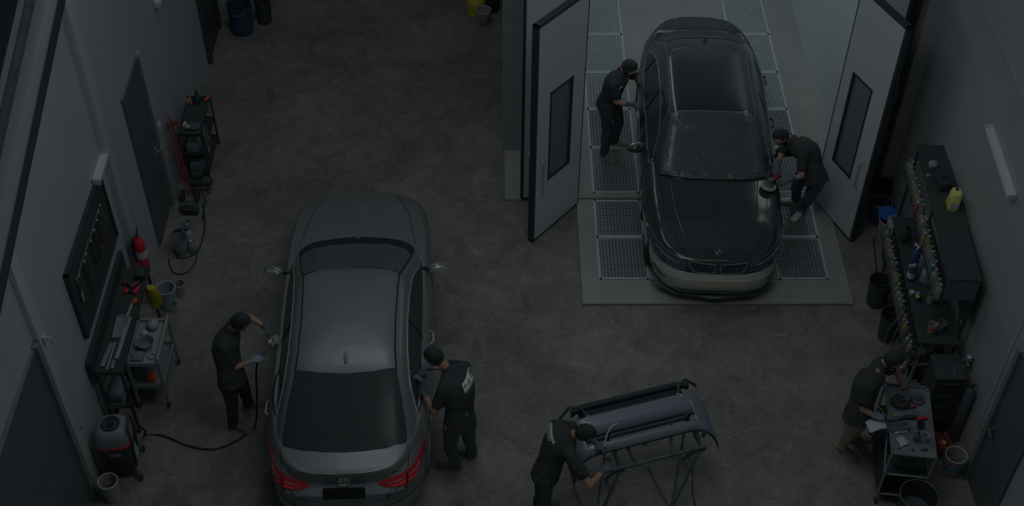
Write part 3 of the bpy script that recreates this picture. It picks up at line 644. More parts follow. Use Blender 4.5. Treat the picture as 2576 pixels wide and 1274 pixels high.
# crumpled clear masking film over the black car's windscreen
def film():
    bm = bmesh.new(); nx, ny = 60, 40; X0, X1, Y0, Y1 = -.69, .69, 1.33, 2.16; g = []
    for j in range(ny+1):
        row = []
        for i in range(nx+1):
            u, v = i/nx, j/ny; x = X0+(X1-X0)*u; x *= 1 - .22*v; y = Y0+(Y1-Y0)*v + .10*abs(2*u-1)**3*(1-v) + .012*noise.noise(V((u*9, v*3, 2)))
            h, n = surf_hit(black_bvh, V((x, y, 1.2)), V((0,0,-1)))
            q = noise.noise(V((x*5, y*9, 1)))*.5 + noise.noise(V((x*14, y*20, 4)))*.3
            row.append(bm.verts.new(h + n*(.018 + .010*abs(q) + (.022*abs(noise.noise(V((u*11, v*3, 8)))) if v < .12 else 0))))
        g.append(row)
    for j in range(ny):
        for i in range(nx): bm.faces.new((g[j][i], g[j][i+1], g[j+1][i+1], g[j+1][i]))
    m = MB(); m.bm.free(); m.bm = bm; o = m.build('masking_film', 'film', None, angle=60)
    o.matrix_world = Matrix.Translation((2.67, 11.0, 0)) @ Matrix.Rotation(R(-2.44), 4, 'Z')
    mod = o.modifiers.new('thickness', 'SOLIDIFY'); mod.thickness = .002
    tag(o, 'crumpled translucent masking film stretched over the black car windscreen', 'plastic film')
film()

# ================================================================== PEOPLE
def finish(bm, name, m, parent, voxel, smooth_it=3, disp=0., dscale=9.):
    for f in bm.faces: f.smooth = True
    bmesh.ops.recalc_face_normals(bm, faces=bm.faces)
    me = bpy.data.meshes.new(name); bm.to_mesh(me); bm.free()
    o = bpy.data.objects.new(name, me); COL.objects.link(o)
    md = o.modifiers.new('r', 'REMESH'); md.mode = 'VOXEL'; md.voxel_size = voxel; md.use_smooth_shade = True
    ms = o.modifiers.new('s', 'SMOOTH'); ms.factor = .5; ms.iterations = smooth_it
    dg = bpy.context.evaluated_depsgraph_get(); dg.update()
    me2 = bpy.data.meshes.new_from_object(o.evaluated_get(dg)); o.modifiers.clear(); o.data = me2; bpy.data.meshes.remove(me)
    me2.name = name
    if disp:
        for v in me2.vertices:
            k = noise.noise(v.co*dscale)*disp + noise.noise(V((v.co.x*dscale*2.1, v.co.y*dscale*2.1, v.co.z*dscale*5)))*disp*.5
            v.co += v.normal*k
    for p in me2.polygons: p.use_smooth = True
    me2.materials.clear(); me2.materials.append(M[m]); o.parent = parent
    return o
def hand(b, wr, hd, nrm, side, curl=.9, inf=0., spread=1.0):
    wr, hd = V(wr), V(hd); d = (hd-wr).normalized(); nrm = V(nrm); nrm = (nrm - d*nrm.dot(d)).normalized(); lat = d.cross(nrm).normalized()*side
    ks = []
    for i, off in enumerate((.030, .010, -.011, -.031)):
        k = wr + d*(.088 - abs(i-1)*.005) + lat*off; b.capsule(wr + d*.01 + lat*off*.55, k, .017+inf, .0125+inf, 8); ks.append(k)
    for i, (k, L) in enumerate(zip(ks, (.068, .078, .073, .056))):
        dirv = (d + lat*(.10*(1.2-i*.8))*spread).normalized(); p = k; c = curl*(1+.12*(i-1))
        for s, (f, r0, r1) in enumerate(((.42, .0092, .0085), (.32, .0085, .0078), (.26, .0078, .0068))):
            a = c*(.45+.45*s); dv = (dirv*math.cos(a) - nrm*math.sin(a)).normalized(); q = p + dv*L*f; b.capsule(p, q, r0+inf, r1+inf, 8); p = q
    t0 = wr + d*.025 + lat*.030; t1 = t0 + (d*.6 + lat*.65 - nrm*.35).normalized()*.042; t2 = t1 + (d*.85 + lat*.1 - nrm*.5).normalized()*.034
    b.capsule(t0, t1, .0135+inf, .0105+inf, 8); b.capsule(t1, t2, .0105+inf, .0085+inf, 8)
def frame_(fw, up):
    fw = V(fw).normalized(); up = V(up); up = (up - fw*up.dot(fw)).normalized(); rt = fw.cross(up)
    return Matrix((rt, fw, up)).transposed()   # columns: right, forward, up
def person(label, J, look, mats, z0=0., gl=('glove','glove'), pn=((0,0,1),(0,0,1)), side_n=1, curl=(.9,.9), glen=(.04,.04), logo=None, sleeves=True, hairlen=1., beard=True, shirtlen=.10, mask=False):
    J = {k: V(v) for k, v in J.items()}
    root = thing("person", label, "person", (J["pel"].x, J["pel"].y, z0)); O = V((J["pel"].x, J["pel"].y, z0))
    J = {k: v-O for k, v in J.items()}
    mats = dict(dict(shirt='shirt', tr='trousers', shoe='shoe', sole='sole'), **mats)
    lat_h = (J['hpf']-J['hpn']).normalized(); lat_s = (J['shf']-J['shn']).normalized()
    mid_s = (J['shf']+J['shn'])/2
    spine = [J['pel']+(J['pel']-J['chest']).normalized()*.10, J['pel'], J['pel'].lerp(J['chest'], .45), J['chest'], mid_s*.75+J['chest']*.25, mid_s.lerp(J['neck'], .45), J['neck']]
    dims = [(.155, .115), (.170, .125), (.150, .115), (.172, .128), (.180, .115), (.125, .085), (.062, .062)]
    def torso(b, k0, k1, inf):
        P = spine[k0:k1]; D = dims[k0:k1]; rr = []; n = len(P)
        dense = []
        for i in range(n-1):
            for s in range(3):
                t = s/3; q = [P[max(i-1,0)], P[i], P[i+1], P[min(i+2,n-1)]]; 
                pt = .5*((2*q[1])+(q[2]-q[0])*t+(2*q[0]-5*q[1]+4*q[2]-q[3])*t*t+(-q[0]+3*q[1]-3*q[2]+q[3])*t**3)
                dense.append((pt, D[i][0]+(D[i+1][0]-D[i][0])*t, D[i][1]+(D[i+1][1]-D[i][1])*t, (k0+i+t)/6))
        dense.append((P[-1], D[-1][0], D[-1][1], (k1-1)/6))
        for i, (pt, a, c, f) in enumerate(dense):
            tn = (dense[min(i+1, len(dense)-1)][0]-dense[max(i-1,0)][0]).normalized(); lt = lat_h.lerp(lat_s, min(1, f*1.3)); lt = (lt - tn*lt.dot(tn)).normalized(); dp = tn.cross(lt)
            rr.append([pt + lt*((a+inf)*math.cos(t)) + dp*((c+inf)*math.sin(t)) for t in [2*math.pi*k/20 for k in range(20)]])
        b.rings(rr)
    fw0 = V(look).normalized(); up0 = (J['head']-J['neck']).normalized()
    F = frame_(fw0, up0 + V((0,0,.4)))
    hc = J['head'] + F @ V((0, .015, .015))
    def headdef(inf):
        def f(c):
            wx = 1 - .22*max(0, -c.z)**1.5 - .05*max(0, c.y); k = V((wx, 1 - .18*max(0, -c.z)*(c.y < 0), 1)); return k*(1+inf)
        return f
    # ---- body (one continuous skin)
    b = MB(); torso(b, 0, 7, -.018)
    b.capsule(J['neck'] - (J['head']-J['neck'])*.12, J['neck'].lerp(J['head'], .8), .052, .050)
    b.ell(hc, (.074, .094, .112), F, 24, 16, headdef(0))
    b.capsule(hc + F@V((0, .085, .012)), hc + F@V((0, .112, -.022)), .010, .013, 8); b.ell(hc + F@V((0, .07, -.085)), (.03, .03, .022), F)
    b.ell(hc + F@V((0, .088, -.055)), (.025, .012, .010), F); b.ell(hc + F@V((0, .082, .03)), (.05, .014, .012), F)
    for s in (1, -1): b.ell(hc + F@V((s*.076, -.005, -.010)), (.010, .020, .032), F, 12, 8)
    for s in ('n', 'f'):
        b.capsule(J['sh'+s].lerp(mid_s, .25), J['sh'+s], .048, .050); b.capsule(J['sh'+s], J['el'+s], .054, .041); b.capsule(J['el'+s], J['wr'+s], .041, .026)
        sd = side_n if s == 'n' else -side_n; idx = 0 if s == 'n' else 1
        hand(b, J['wr'+s], J['hd'+s], pn[idx], sd, curl[idx])
        b.capsule(J['hp'+s].lerp(J['pel'], .2), J['hp'+s], .095, .085); b.capsule(J['hp'+s], J['kn'+s], .085, .056)
        cf = J['kn'+s].lerp(J['an'+s], .3); b.capsule(J['kn'+s], cf, .055, .055); b.capsule(cf, J['an'+s], .055, .030)
        b.capsule(J['an'+s]+V((0,0,-.055)), J['an'+s].lerp(V((*J['to'+s].xy, .035)), .5)-V((0,0,.02)), .020, .014)
    finish(b.bm, 'body', 'skin', root, .0075, 2)
    # ---- trousers
    b = MB(); torso(b, 0, 3, .012)
    for s in ('n', 'f'):
        b.capsule(J['hp'+s].lerp(J['pel'], .25), J['hp'+s], .11, .105); b.capsule(J['hp'+s], J['kn'+s], .105, .075); b.capsule(J['kn'+s], J['an'+s]+V((0,0,.02)), .076, .060)
        b.capsule(J['an'+s]+V((0,0,.05)), J['an'+s]+V((0,0,-.01)), .064, .068)
    finish(b.bm, 'trousers', mats['tr'], root, .014, 3, .007, 7.)
    # ---- shirt
    b = MB(); torso(b, 1, 6, .017)
    low = spine[1]; dn = (spine[1]-spine[2]).normalized()
    lt = (lat_h - dn*lat_h.dot(dn)).normalized(); dp = dn.cross(lt)
    b.rings([[low - dn*.05 + dn*q + lt*((.185+g)*math.cos(t)) + dp*((.142+g)*math.sin(t)) for t in [2*math.pi*k/20 for k in range(20)]] for q, g in ((0, 0), (.07, .004), (.05+shirtlen, .012))])
    for s in ('n', 'f'):
        b.capsule(J['sh'+s].lerp(mid_s, .35), J['sh'+s], .088, .076); b.capsule(J['sh'+s], J['sh'+s].lerp(J['el'+s], .62), .076, .070)
    b.capsule(mid_s.lerp(J['neck'], .5), J['neck'].lerp(mid_s, .10), .10, .078)
    for s in ('n', 'f'): b.capsule(J['sh'+s].lerp(mid_s, .15), mid_s.lerp(J['neck'], .72), .080, .074)
    finish(b.bm, 'shirt', mats['shirt'], root, .012, 3, .009, 8.)
    # ---- hair, beard, eyes
    def hf(inf):
        def f(c):
            base = headdef(0)(c)
            face = c.y > .30 and c.z < .52 - .25*max(0, abs(c.x)-.5)
            low_ = c.z < -.35 - .15*(c.y < 0)
            k = .90 if (face or low_) else 1.0 + inf*(1 + .25*noise.noise(V((c.x*6, c.y*6, c.z*6))))
            if not face and not low_ and c.y > 0 and abs(c.x) > .6 and c.z < 0: k = .93
            return base*k
        return f
    b = MB(); b.ell(hc + F@V((0, -.004, .006)), (.082, .102, .118), F, 48, 32, hf(.075*hairlen)); b.build('hair', 'hair', root, angle=80)
    if beard:
        def bf(c):
            base = headdef(0)(c); on = c.y > -.05 and c.z < -.30 and not (abs(c.x) < .25 and c.y > .75 and -.52 < c.z < -.40)
            return base*(1.045 if on else .9)
        b = MB(); b.ell(hc, (.074, .094, .112), F, 40, 28, bf); b.build('beard', 'hair', root, angle=80)
    if mask:
        def mf(c): return headdef(0)(c)*(1.10 if (c.y > .45 and -.85 < c.z < .02) else .88)
        b = MB(); b.ell(hc, (.074, .094, .112), F, 40, 28, mf); b.build('dust_mask', 'paper', root, angle=80)
    for s in (1, -1):
        b = MB(); b.ell(hc + F@V((s*.030, .083, .012)), (.011, .008, .008), F, 12, 8); e = b.build('eye', 'sclera', root)
        b = MB(); b.ell(hc + F@V((s*.030, .0895, .011)), (.005, .003, .005), F, 10, 6); b.build('pupil', 'hair', e)
    # ---- gloves, shoes
    for s, idx in (('n', 0), ('f', 1)):
        sd = side_n if s == 'n' else -side_n
        if gl[idx]:
            b = MB(); hand(b, J['wr'+s], J['hd'+s], pn[idx], sd, curl[idx], .0028)
            d = (J['wr'+s]-J['el'+s]).normalized(); b.capsule(J['wr'+s]-d*glen[idx], J['wr'+s]+d*.01, .034 if glen[idx] > .06 else .031, .030)
            finish(b.bm, 'glove', gl[idx], root, .0055, 1)
        a, t = J['an'+s], V((*J['to'+s].xy, 0)); d = V((t.x-a.x, t.y-a.y, 0)); d = d.normalized() if d.length > .02 else V((fw0.x, fw0.y, 0)).normalized(); heel = V((a.x, a.y, 0)) - d*.065; toe = heel + d*.285
        lt = V((-d.y, d.x, 0)); b = MB(); lift = a.z - .1; rr = []
        for f, wd, h in ((0, .028, .05), (.06, .036, .085), (.22, .038, .10), (.40, .040, .088), (.62, .047, .066), (.82, .046, .052), (.95, .034, .042), (1., .018, .034)):
            c = heel.lerp(toe, f); rr.append([c + lt*(wd*math.cos(q)) + V((0,0, .018 + (h-.018)*(.5+.5*math.sin(q)) if True else 0)) for q in [2*math.pi*k/16 for k in range(16)]])
        b.rings(rr); b.capsule(a+V((0,0,-.02)), a+V((0,0,.02)), .044, .046); sh = b.build('shoe', mats['shoe'], root, angle=60)
        b = MB(); 
        prof = [(f, w_) for f, w_ in ((0, .026), (.03, .036), (.2, .040), (.4, .041), (.65, .051), (.85, .050), (.96, .036), (1.01, .018))]
        poly = [heel.lerp(toe, f) + lt*w_ for f, w_ in prof] + [heel.lerp(toe, f) - lt*w_ for f, w_ in prof[::-1]]
        b.prism([p+V((0,0,.002)) for p in poly], (0,0,.024)); b.build('shoe_sole', mats['sole'], sh)
    if logo: logo(root, O)
    return root
def on_shirt(root, bvh_, p, d): 
    h = bvh_.ray_cast(p - d*1.0, d); return (h[0], h[1]) if h[0] is not None else (None, None)
def shirt_patch(root, O, quad, d, m, name='shirt_print', step=.02, off=.003, thick=.003, parent=None):
    sh = [c for c in root.children if c.name.startswith('shirt') and 'print' not in c.name][0]
    bm = bmesh.new(); bm.from_mesh(sh.data); bv = BVHTree.FromBMesh(bm); bm.free()
    return decal(name, m, bv, [V(q)-O for q in quad], d, sh, off=off, step=step, thick=thick)
def logo_b(root, O):
    # white block print with dark glyphs and a thin line of print below it, on the back
    A = V((-.345, 8.93, 1.40)); U = V((-.16, -.20, -.05)); U.normalize(); W = V((.04, -.09, -.12)).normalized()
    d = V((-.62, .62, -.50))
    q = lambda u, w: A + U*u + W*w
    rect = lambda u0, u1, w0, w1: [q(u0, w0), q(u1, w0), q(u1, w1), q(u0, w1)]
    p = shirt_patch(root, O, rect(0, .24, 0, .085), d, 'print_', 'shirt_print', off=.004)
    if p:
        for k, (u0, u1, w0, w1) in enumerate(((.012, .07, .014, .022), (.012, .07, .035, .043), (.012, .07, .058, .066), (.012, .02, .014, .066), (.062, .07, .014, .066), (.118, .128, .02, .075), (.128, .150, .04, .05), (.145, .155, .045, .075), (.19, .225, .03, .036), (.19, .225, .05, .056), (.19, .196, .03, .056), (.219, .225, .03, .056))):
            shirt_patch(root, O, rect(u0, u1, w0, w1), d, 'shirt', 'print_glyph', off=.007, step=.03)
        shirt_patch(root, O, rect(.0, .24, .096, .103), d, 'print_', 'shirt_print', off=.004)
def logo_e(root, O):
    A = V((.52, 8.19, 1.40)); U = V((.08, -.27, -.05)); U.normalize(); W = V((-.8, -.2, -.35)).normalized()
    d = V((.70, .25, -.66)); q = lambda u, w: A + U*u + W*w
    rnd = random.Random(3)
    u = 0
    for k in range(11):
        wd = .014 + .006*rnd.random()
        shirt_patch(root, O, [q(u, 0), q(u+wd, 0), q(u+wd, .035), q(u, .035)], d, 'print_', 'shirt_letter', off=.004, step=.03)
        if k < 9: shirt_patch(root, O, [q(u, .05), q(u+wd*.8, .05), q(u+wd*.8, .068), q(u, .068)], d, 'print_', 'shirt_letter', off=.004, step=.03)
        u += wd + .007
def logo_chest(A, U, W, d):
    def f(root, O):
        q = lambda u, w: V(A) + V(U).normalized()*u + V(W).normalized()*w
        shirt_patch(root, O, [q(0, 0), q(.07, 0), q(.07, .018), q(0, .018)], V(d), 'print_', 'shirt_print', off=.004, step=.03)
    return f
person('person in black shirt sanding the left side of the silver car, hose trailing', dict(
 pel=(-2.95,9.17,.95), chest=(-2.98,9.29,1.29), neck=(-2.90,9.36,1.49), head=(-2.80,9.35,1.62), shn=(-2.97,9.19,1.39), shf=(-2.89,9.53,1.40),
 eln=(-2.93,9.13,1.10), wrn=(-2.70,9.23,1.12), hdn=(-2.61,9.27,1.12), elf=(-2.78,9.75,1.26), wrf=(-2.60,9.67,1.17), hdf=(-2.53,9.62,1.13),
 hpn=(-2.97,9.08,.93), hpf=(-2.93,9.27,.93), knn=(-3.00,9.13,.5), knf=(-2.90,9.35,.5), ann=(-3.05,9.17,.1), anf=(-2.92,9.46,.1), ton=(-2.88,9.11,.03), tof=(-2.75,9.52,.03)),
 (.80,.05,-.60), {}, 0, ('gloveg','glove'), ((0,-.2,1),(.2,.3,1)), -1, (1.2,1.1), (.03,.05))
person('person in black shirt with white back print polishing the right side of the silver car', dict(
 pel=(-.42,8.55,.95), chest=(-.42,8.69,1.30), neck=(-.54,8.82,1.48), head=(-.66,8.86,1.61), shn=(-.58,8.63,1.38), shf=(-.37,8.92,1.38),
 eln=(-.68,8.55,1.10), wrn=(-.80,8.77,1.12), hdn=(-.84,8.86,1.12), elf=(-.60,9.12,1.17), wrf=(-.80,9.10,1.14), hdf=(-.86,9.03,1.12),
 hpn=(-.50,8.49,.93), hpf=(-.34,8.61,.93), knn=(-.53,8.54,.5), knf=(-.33,8.66,.5), ann=(-.49,8.59,.1), anf=(-.31,8.77,.1), ton=(-.66,8.62,.03), tof=(-.44,8.83,.03)),
 (-.80,.25,-.55), dict(tr='greytr'), 0, ('glove','glove'), ((-.3,-.6,.6),(0,.3,1)), 1, (.8,.9), (.05,.16), logo=logo_b)
person('person in black shirt and black trousers wiping the left door of the black car', dict(
 pel=(1.50,13.99,.95), chest=(1.56,13.93,1.30), neck=(1.63,13.94,1.47), head=(1.70,13.88,1.58), shn=(1.52,13.76,1.38), shf=(1.72,14.07,1.38),
 eln=(1.57,13.72,1.12), wrn=(1.78,13.67,1.11), hdn=(1.865,13.66,1.09), elf=(1.86,14.16,1.18), wrf=(1.93,14.15,1.04), hdf=(1.975,14.08,1.0),
 hpn=(1.45,13.91,.93), hpf=(1.57,14.07,.93), knn=(1.49,13.89,.5), knf=(1.66,14.07,.5), ann=(1.48,13.86,.13), anf=(1.63,14.11,.13), ton=(1.60,13.74,.06), tof=(1.80,14.08,.06)),
 (.75,-.25,-.62), dict(shoe='brownshoe'), .03, ('glove','glove'), ((.1,-.2,1),(.4,.2,.8)), -1, (.5,.5), (.08,.08), mask=True,
 logo=logo_chest((1.60,13.70,1.36), (.1,.05,.05), (.05,0,-.05), (-.3,.7,-.6)))
person('person in black shirt and grey trousers bending over the black car bonnet with a polisher', dict(
 pel=(4.02,12.48,.92), chest=(3.93,12.66,1.19), neck=(3.74,12.74,1.30), head=(3.61,12.74,1.34), shn=(3.84,12.52,1.25), shf=(3.70,12.82,1.25),
 eln=(3.84,12.36,1.02), wrn=(3.66,12.24,1.05), hdn=(3.56,12.22,1.04), elf=(3.62,12.70,1.06), wrf=(3.55,12.48,1.07), hdf=(3.47,12.36,1.05),
 hpn=(4.08,12.42,.90), hpf=(3.93,12.55,.90), knn=(4.05,12.52,.48), knf=(3.92,12.73,.48), ann=(4.05,12.69,.13), anf=(4.00,12.90,.13), ton=(3.92,12.56,.06), tof=(3.84,12.93,.06)),
 (-.70,-.35,-.62), dict(tr='bluetr', shoe='whiteshoe'), .03, ('glove','glove'), ((-.1,-.2,1),(0,-.1,1)), 1, (1.1,1.1), (.10,.13))
person('person in black shirt and trousers working on the loose car bumper at the bottom edge', dict(
 pel=(.50,7.93,.92), chest=(.60,8.04,1.24), neck=(.73,8.02,1.40), head=(.85,7.97,1.50), shn=(.72,7.83,1.30), shf=(.58,8.19,1.32),
 eln=(.92,7.63,1.08), wrn=(1.07,7.83,1.03), hdn=(1.15,7.92,1.03), elf=(.86,8.30,1.14), wrf=(1.02,8.17,1.05), hdf=(1.10,8.11,1.03),
 hpn=(.47,7.83,.90), hpf=(.53,8.02,.90), knn=(.46,7.72,.49), knf=(.52,8.05,.49), ann=(.36,7.66,.1), anf=(.44,8.10,.1), ton=(.54,7.60,.03), tof=(.63,8.12,.03)),
 (.80,-.10,-.60), {}, 0, ('glove','glove'), ((0,-.3,1),(0,.2,1)), -1, (1.5,1.0), (.05,.09), logo=logo_e)
person('person in black shirt and beige trousers bending over the steel trolley table', dict(
 pel=(3.88,8.69,.92), chest=(3.93,8.82,1.25), neck=(4.05,8.92,1.42), head=(4.15,8.92,1.50), shn=(3.90,8.68,1.34), shf=(4.08,9.00,1.34),
 eln=(3.87,8.60,1.08), wrn=(4.00,8.55,1.02), hdn=(4.09,8.55,1.00), elf=(4.31,9.04,1.16), wrf=(4.41,8.92,1.00), hdf=(4.43,8.84,.98),
 hpn=(3.82,8.62,.90), hpf=(3.94,8.76,.90), knn=(3.86,8.72,.5), knf=(3.99,8.82,.5), ann=(3.88,8.85,.1), anf=(4.03,8.98,.1), ton=(4.03,8.72,.03), tof=(4.23,8.99,.03)),
 (.80,-.20,-.60), dict(tr='beigetr', shoe='brownshoe'), 0, ('gloveg','glove'), ((0,-.2,1),(0,.1,1)), -1, (1.0,1.1), (.03,.02))


# ================================================================== THINGS
rnd = random.Random(11)
def bucket(name, loc, rt, rb, h, m, label, cat='bucket', handle=None, rim=None, hang=-1, content=None, group=None, sw=0.):
    root = thing(name, label, cat, loc, sw, group)
    b = MB(); n = 36; t = .006
    b.lathe([(rb*.9, 0), (rb, .008), (rb+(rt-rb)*.85, h*.85), (rb+(rt-rb)*.86+.004, h*.86), (rt, h-.012), (rt+.006, h-.006), (rt+.005, h), (rt-t, h), (rb-t, .015)], n=n)
    b.build('shell', m, root)
    b = MB(); b.lathe([(rt-t, h-.003), (rt+.007, h-.002), (rt+.007, h+.004), (rt-t, h+.004), (rt-t, h-.003)][:4]+[(rt-t-.001, h-.003)], n=n); 
    MBr = MB(); MBr.tube([(rt*math.cos(a), rt*math.sin(a), h) for a in [2*math.pi*k/36 for k in range(37)]], .007, 8, cap=False); b.bm.free(); MBr.build('rim', rim or m, root)
    if handle:
        b = MB(); P = [(rt*1.03*math.cos(a), rt*1.03*math.sin(a)*math.cos(hang), h*.88 + rt*1.03*math.sin(a)*math.sin(hang)) for a in [math.pi*k/16 for k in range(17)]]
        b.tube(P, .0035, 6); b.build('handle', handle, root)
    if content: 
        b = MB(); b.lathe([(.001, h*.45), (rt*.86, h*.45), (rt*.86, h*.46), (.001, h*.46)]); b.build('contents', content, root)
    return root
def caster(parent, p, r=.035):
    b = MB(); b.cyl((p[0]-.012, p[1], p[2]+r), (p[0]+.012, p[1], p[2]+r), r, n=16); b.bar((p[0], p[1], p[2]+r), (p[0], p[1], p[2]+2.3*r), .03, .02); b.build('caster', 'blackrub', parent)
def bottle(name, loc, r, h, m, label, cat='bottle', group=None, cap='white', trig=False, band=None, rz=0., tilt=None):
    root = thing(name, label, cat, loc, rz, group)
    if tilt: root.rotation_euler = (tilt[0], tilt[1], rz)
    b = MB(); b.lathe([(r*.9, 0), (r, h*.03), (r, h*.62), (r*.85, h*.70), (r*.38, h*.80), (r*.36, h*.86)], n=18); b.build('bottle_body', m, root)
    b = MB()
    if trig: b.lathe([(r*.42, h*.85), (r*.42, h*.93), (r*.2, h*.95)], n=14); b.box((r*.5, 0, h*.97), (r*1.9, r*.5, h*.08), bevel=.004); b.bar((r*.9, 0, h*.94), (r*1.05, 0, h*.80), .008)
    else: b.lathe([(r*.42, h*.85), (r*.45, h*.87), (r*.45, h), (r*.3, h*1.01)], n=14)
    b.build('cap', cap, root)
    if band:
        b = MB(); b.lathe([(r*1.01, h*.18), (r*1.02, h*.19), (r*1.02, h*.52), (r*1.01, h*.53)], n=18, cap=False); b.build('label_band', band, root)
    return root
def spraycan(loc, m, cap, label, group=None, h=.19, r=.033, rot=None):
    root = thing('spray_can', label, 'spray can', loc, 0, group)
    if rot: root.rotation_euler = rot
    b = MB(); b.lathe([(r*.94, 0), (r, .006), (r, h*.74), (r*.75, h*.82), (r*.5, h*.84)], n=20); b.build('can', m, root)
    b = MB(); b.lathe([(r*.8, h*.80), (r*.8, h*.98), (r*.7, h)], n=20); b.build('cap', cap, root); return root
def cup(name, loc, rt, rb, h, m, label, cat='cup', band=None):
    root = thing(name, label, cat, loc); t = .003
    b = MB(); b.lathe([(rb, 0), (rt, h), (rt+.004, h), (rt-t, h-.002), (rb-t, .006)], n=24); b.build('cup_wall', m, root)
    if band:
        b = MB(); f = .25; g = .7; b.lathe([(rb+(rt-rb)*f+.002, h*f), (rb+(rt-rb)*g+.002, h*g), (rb+(rt-rb)*g+.001, h*g), (rb+(rt-rb)*f+.001, h*f)], n=24, cap=False); b.build('print_band', band, root)
    return root
# ---------------------------------------------------------------- wall lamps
def lamp(loc, L, label, sx, tilt=0.):
    root = thing('wall_lamp', label, 'wall lamp', loc); root.rotation_euler = (tilt, 0, 0)
    b = MB(); b.box((sx*.03, 0, 0), (.06, L, .075), bevel=.01); b.build('lamp_body', 'tube', root)
    b = MB(); b.box((sx*.075, 0, 0), (.03, L-.03, .06), bevel=.012); b.build('diffuser', 'tube', root)
    for s in (-1, 1):
        b = MB(); b.box((sx*.05, s*(L/2), 0), (.09, .025, .09), bevel=.006); b.build('end_cap', 'white', root)
lamp((lx(10.85)+.001, 10.90, 2.46), .46, 'short white tube lamp above the black tool board on the left wall', 1)
lamp((lx(14.4)+.001, 14.45, 2.42), .75, 'white tube lamp high on the left wall at the top edge', 1)
lamp((XR-.001, 10.22, 3.15), .98, 'long white tube lamp on the right wall above the rack', -1, R(5.5))
b = MB(); b.box((lx(8.36)+.075, 8.36, 2.5), (.02, .06, .10), bevel=.004); b.tube([(lx(8.36)+.08, 8.36, 2.52), (lx(8.36)+.14, 8.36, 2.52), (lx(8.36)+.15, 8.36, 2.47), (lx(8.36)+.12, 8.36, 2.44)], .010); tag(b.build('wall_hook', 'white'), 'small white wall hook high on the pilaster beside the lower left door', 'hook')
b = MB(); b.lathe([(.03, 0), (.03, .012), (.015, .014), (.012, .03)], (0,0,0), 16, 'X'); o = b.build('door_stopper', 'black'); o.location = (lx(8.51)+.001, 8.52, .85); tag(o, 'small round black knob on the left wall above the vacuum', 'knob')
sw = thing('light_switch', 'small white light switch beside the left wall door near the trolley', 'light switch', (lx(13.2)+.001, 13.22, 1.10)); MB().box((.008, 0, 0), (.016, .09, .14), bevel=.004).build('switch_plate', 'white', sw); MB().box((.02, 0, .02), (.012, .03, .05), bevel=.003).build('rocker', 'white', sw)
# ---------------------------------------------------------------- tool board with hanging tools
px = lx(10.1)+.004
pb = thing('tool_board', 'black tool board hung on the left wall above the workbench', 'tool board', (px, 10.08, 1.46))
MB().b2((0, -.78, 0), (.02, .78, .94)).build('board', 'black', pb, smooth=False)
b = MB(); e = .025; b.b2((0, -.80, -.02), (.045, -.80+e, .96)).b2((0, .80-e, -.02), (.045, .80, .96)).b2((0, -.80, -.02), (.045, .80, -.02+e)).b2((0, -.80, .96-e), (.045, .80, .96)); b.build('board_frame', 'blackrub', pb, smooth=False)
b = MB(); b.box((.035, -.05, .70), (.02, 1.15, .03), bevel=.004); b.build('tool_rail', 'dullsteel', pb)
def wrench(y, z, L, m, label, kind=0):
    root = thing('wrench' if kind == 0 else 'scraper' if kind == 1 else 'hanging_strap', label, 'wrench' if kind == 0 else 'scraper' if kind == 1 else 'strap', (px+.05, y, z), 0, None)
    b = MB()
    if kind == 0:
        b.bar((0, 0, -.03), (0, 0, -L+.03), .008, .018); b.ell((0, 0, -.015), (.007, .02, .02)); b.ell((0, 0, -L+.02), (.007, .018, .022)); b.build('wrench_shaft', m, root)
        b = MB(); b.tube([(.0, .019*math.cos(a), -.015+.019*math.sin(a)) for a in [2*math.pi*k/14 for k in range(15)]], .005, 6, cap=False); b.build('ring_end', 'steel', root)
    elif kind == 1:
        b.bar((0, 0, 0), (0, 0, -L*.5), .014, .024); b.build('handle', m, root); b = MB(); b.box((0, 0, -L*.72), (.004, .06, L*.45)); b.build('blade', 'steel', root, smooth=False)
    else:
        b.box((0, 0, -L/2), (.012, .035, L), bevel=.004); b.build('strap_band', m, root)
        b = MB(); b.ell((.004, 0, -.01), (.012, .02, .02)); b.build('buckle', 'steel', root)
for y, z, L, m, lb, k in ((-.62, .70, .34, 'steel', 'pale scraper at the near end of the tool rail', 1), (-.54, .70, .40, 'dullsteel', 'short grey wrench hanging second from the near end of the tool board', 0),
    (-.33, .70, .52, 'blackrub', 'long black strap hanging near the middle of the tool board', 2), (-.22, .70, .30, 'dullsteel', 'small wrench with ring end in the middle of the tool board', 0),
    (-.02, .70, .40, 'blackrub', 'black strap hanging in the centre of the tool board', 2), (.14, .70, .44, 'blackrub', 'black strap right of the centre strap on the tool board', 2),
    (.30, .70, .36, 'blackrub', 'short black strap towards the far end of the tool board', 2), (.42, .72, .32, 'dullsteel', 'thin grey wrench near the far end of the tool board', 0), (.50, .74, .25, 'steel', 'smallest wrench at the far end of the tool rail', 0)):
    wrench(10.08+y, 1.46+z, L, 'dullsteel' if m == 'steel' else m, lb, k)
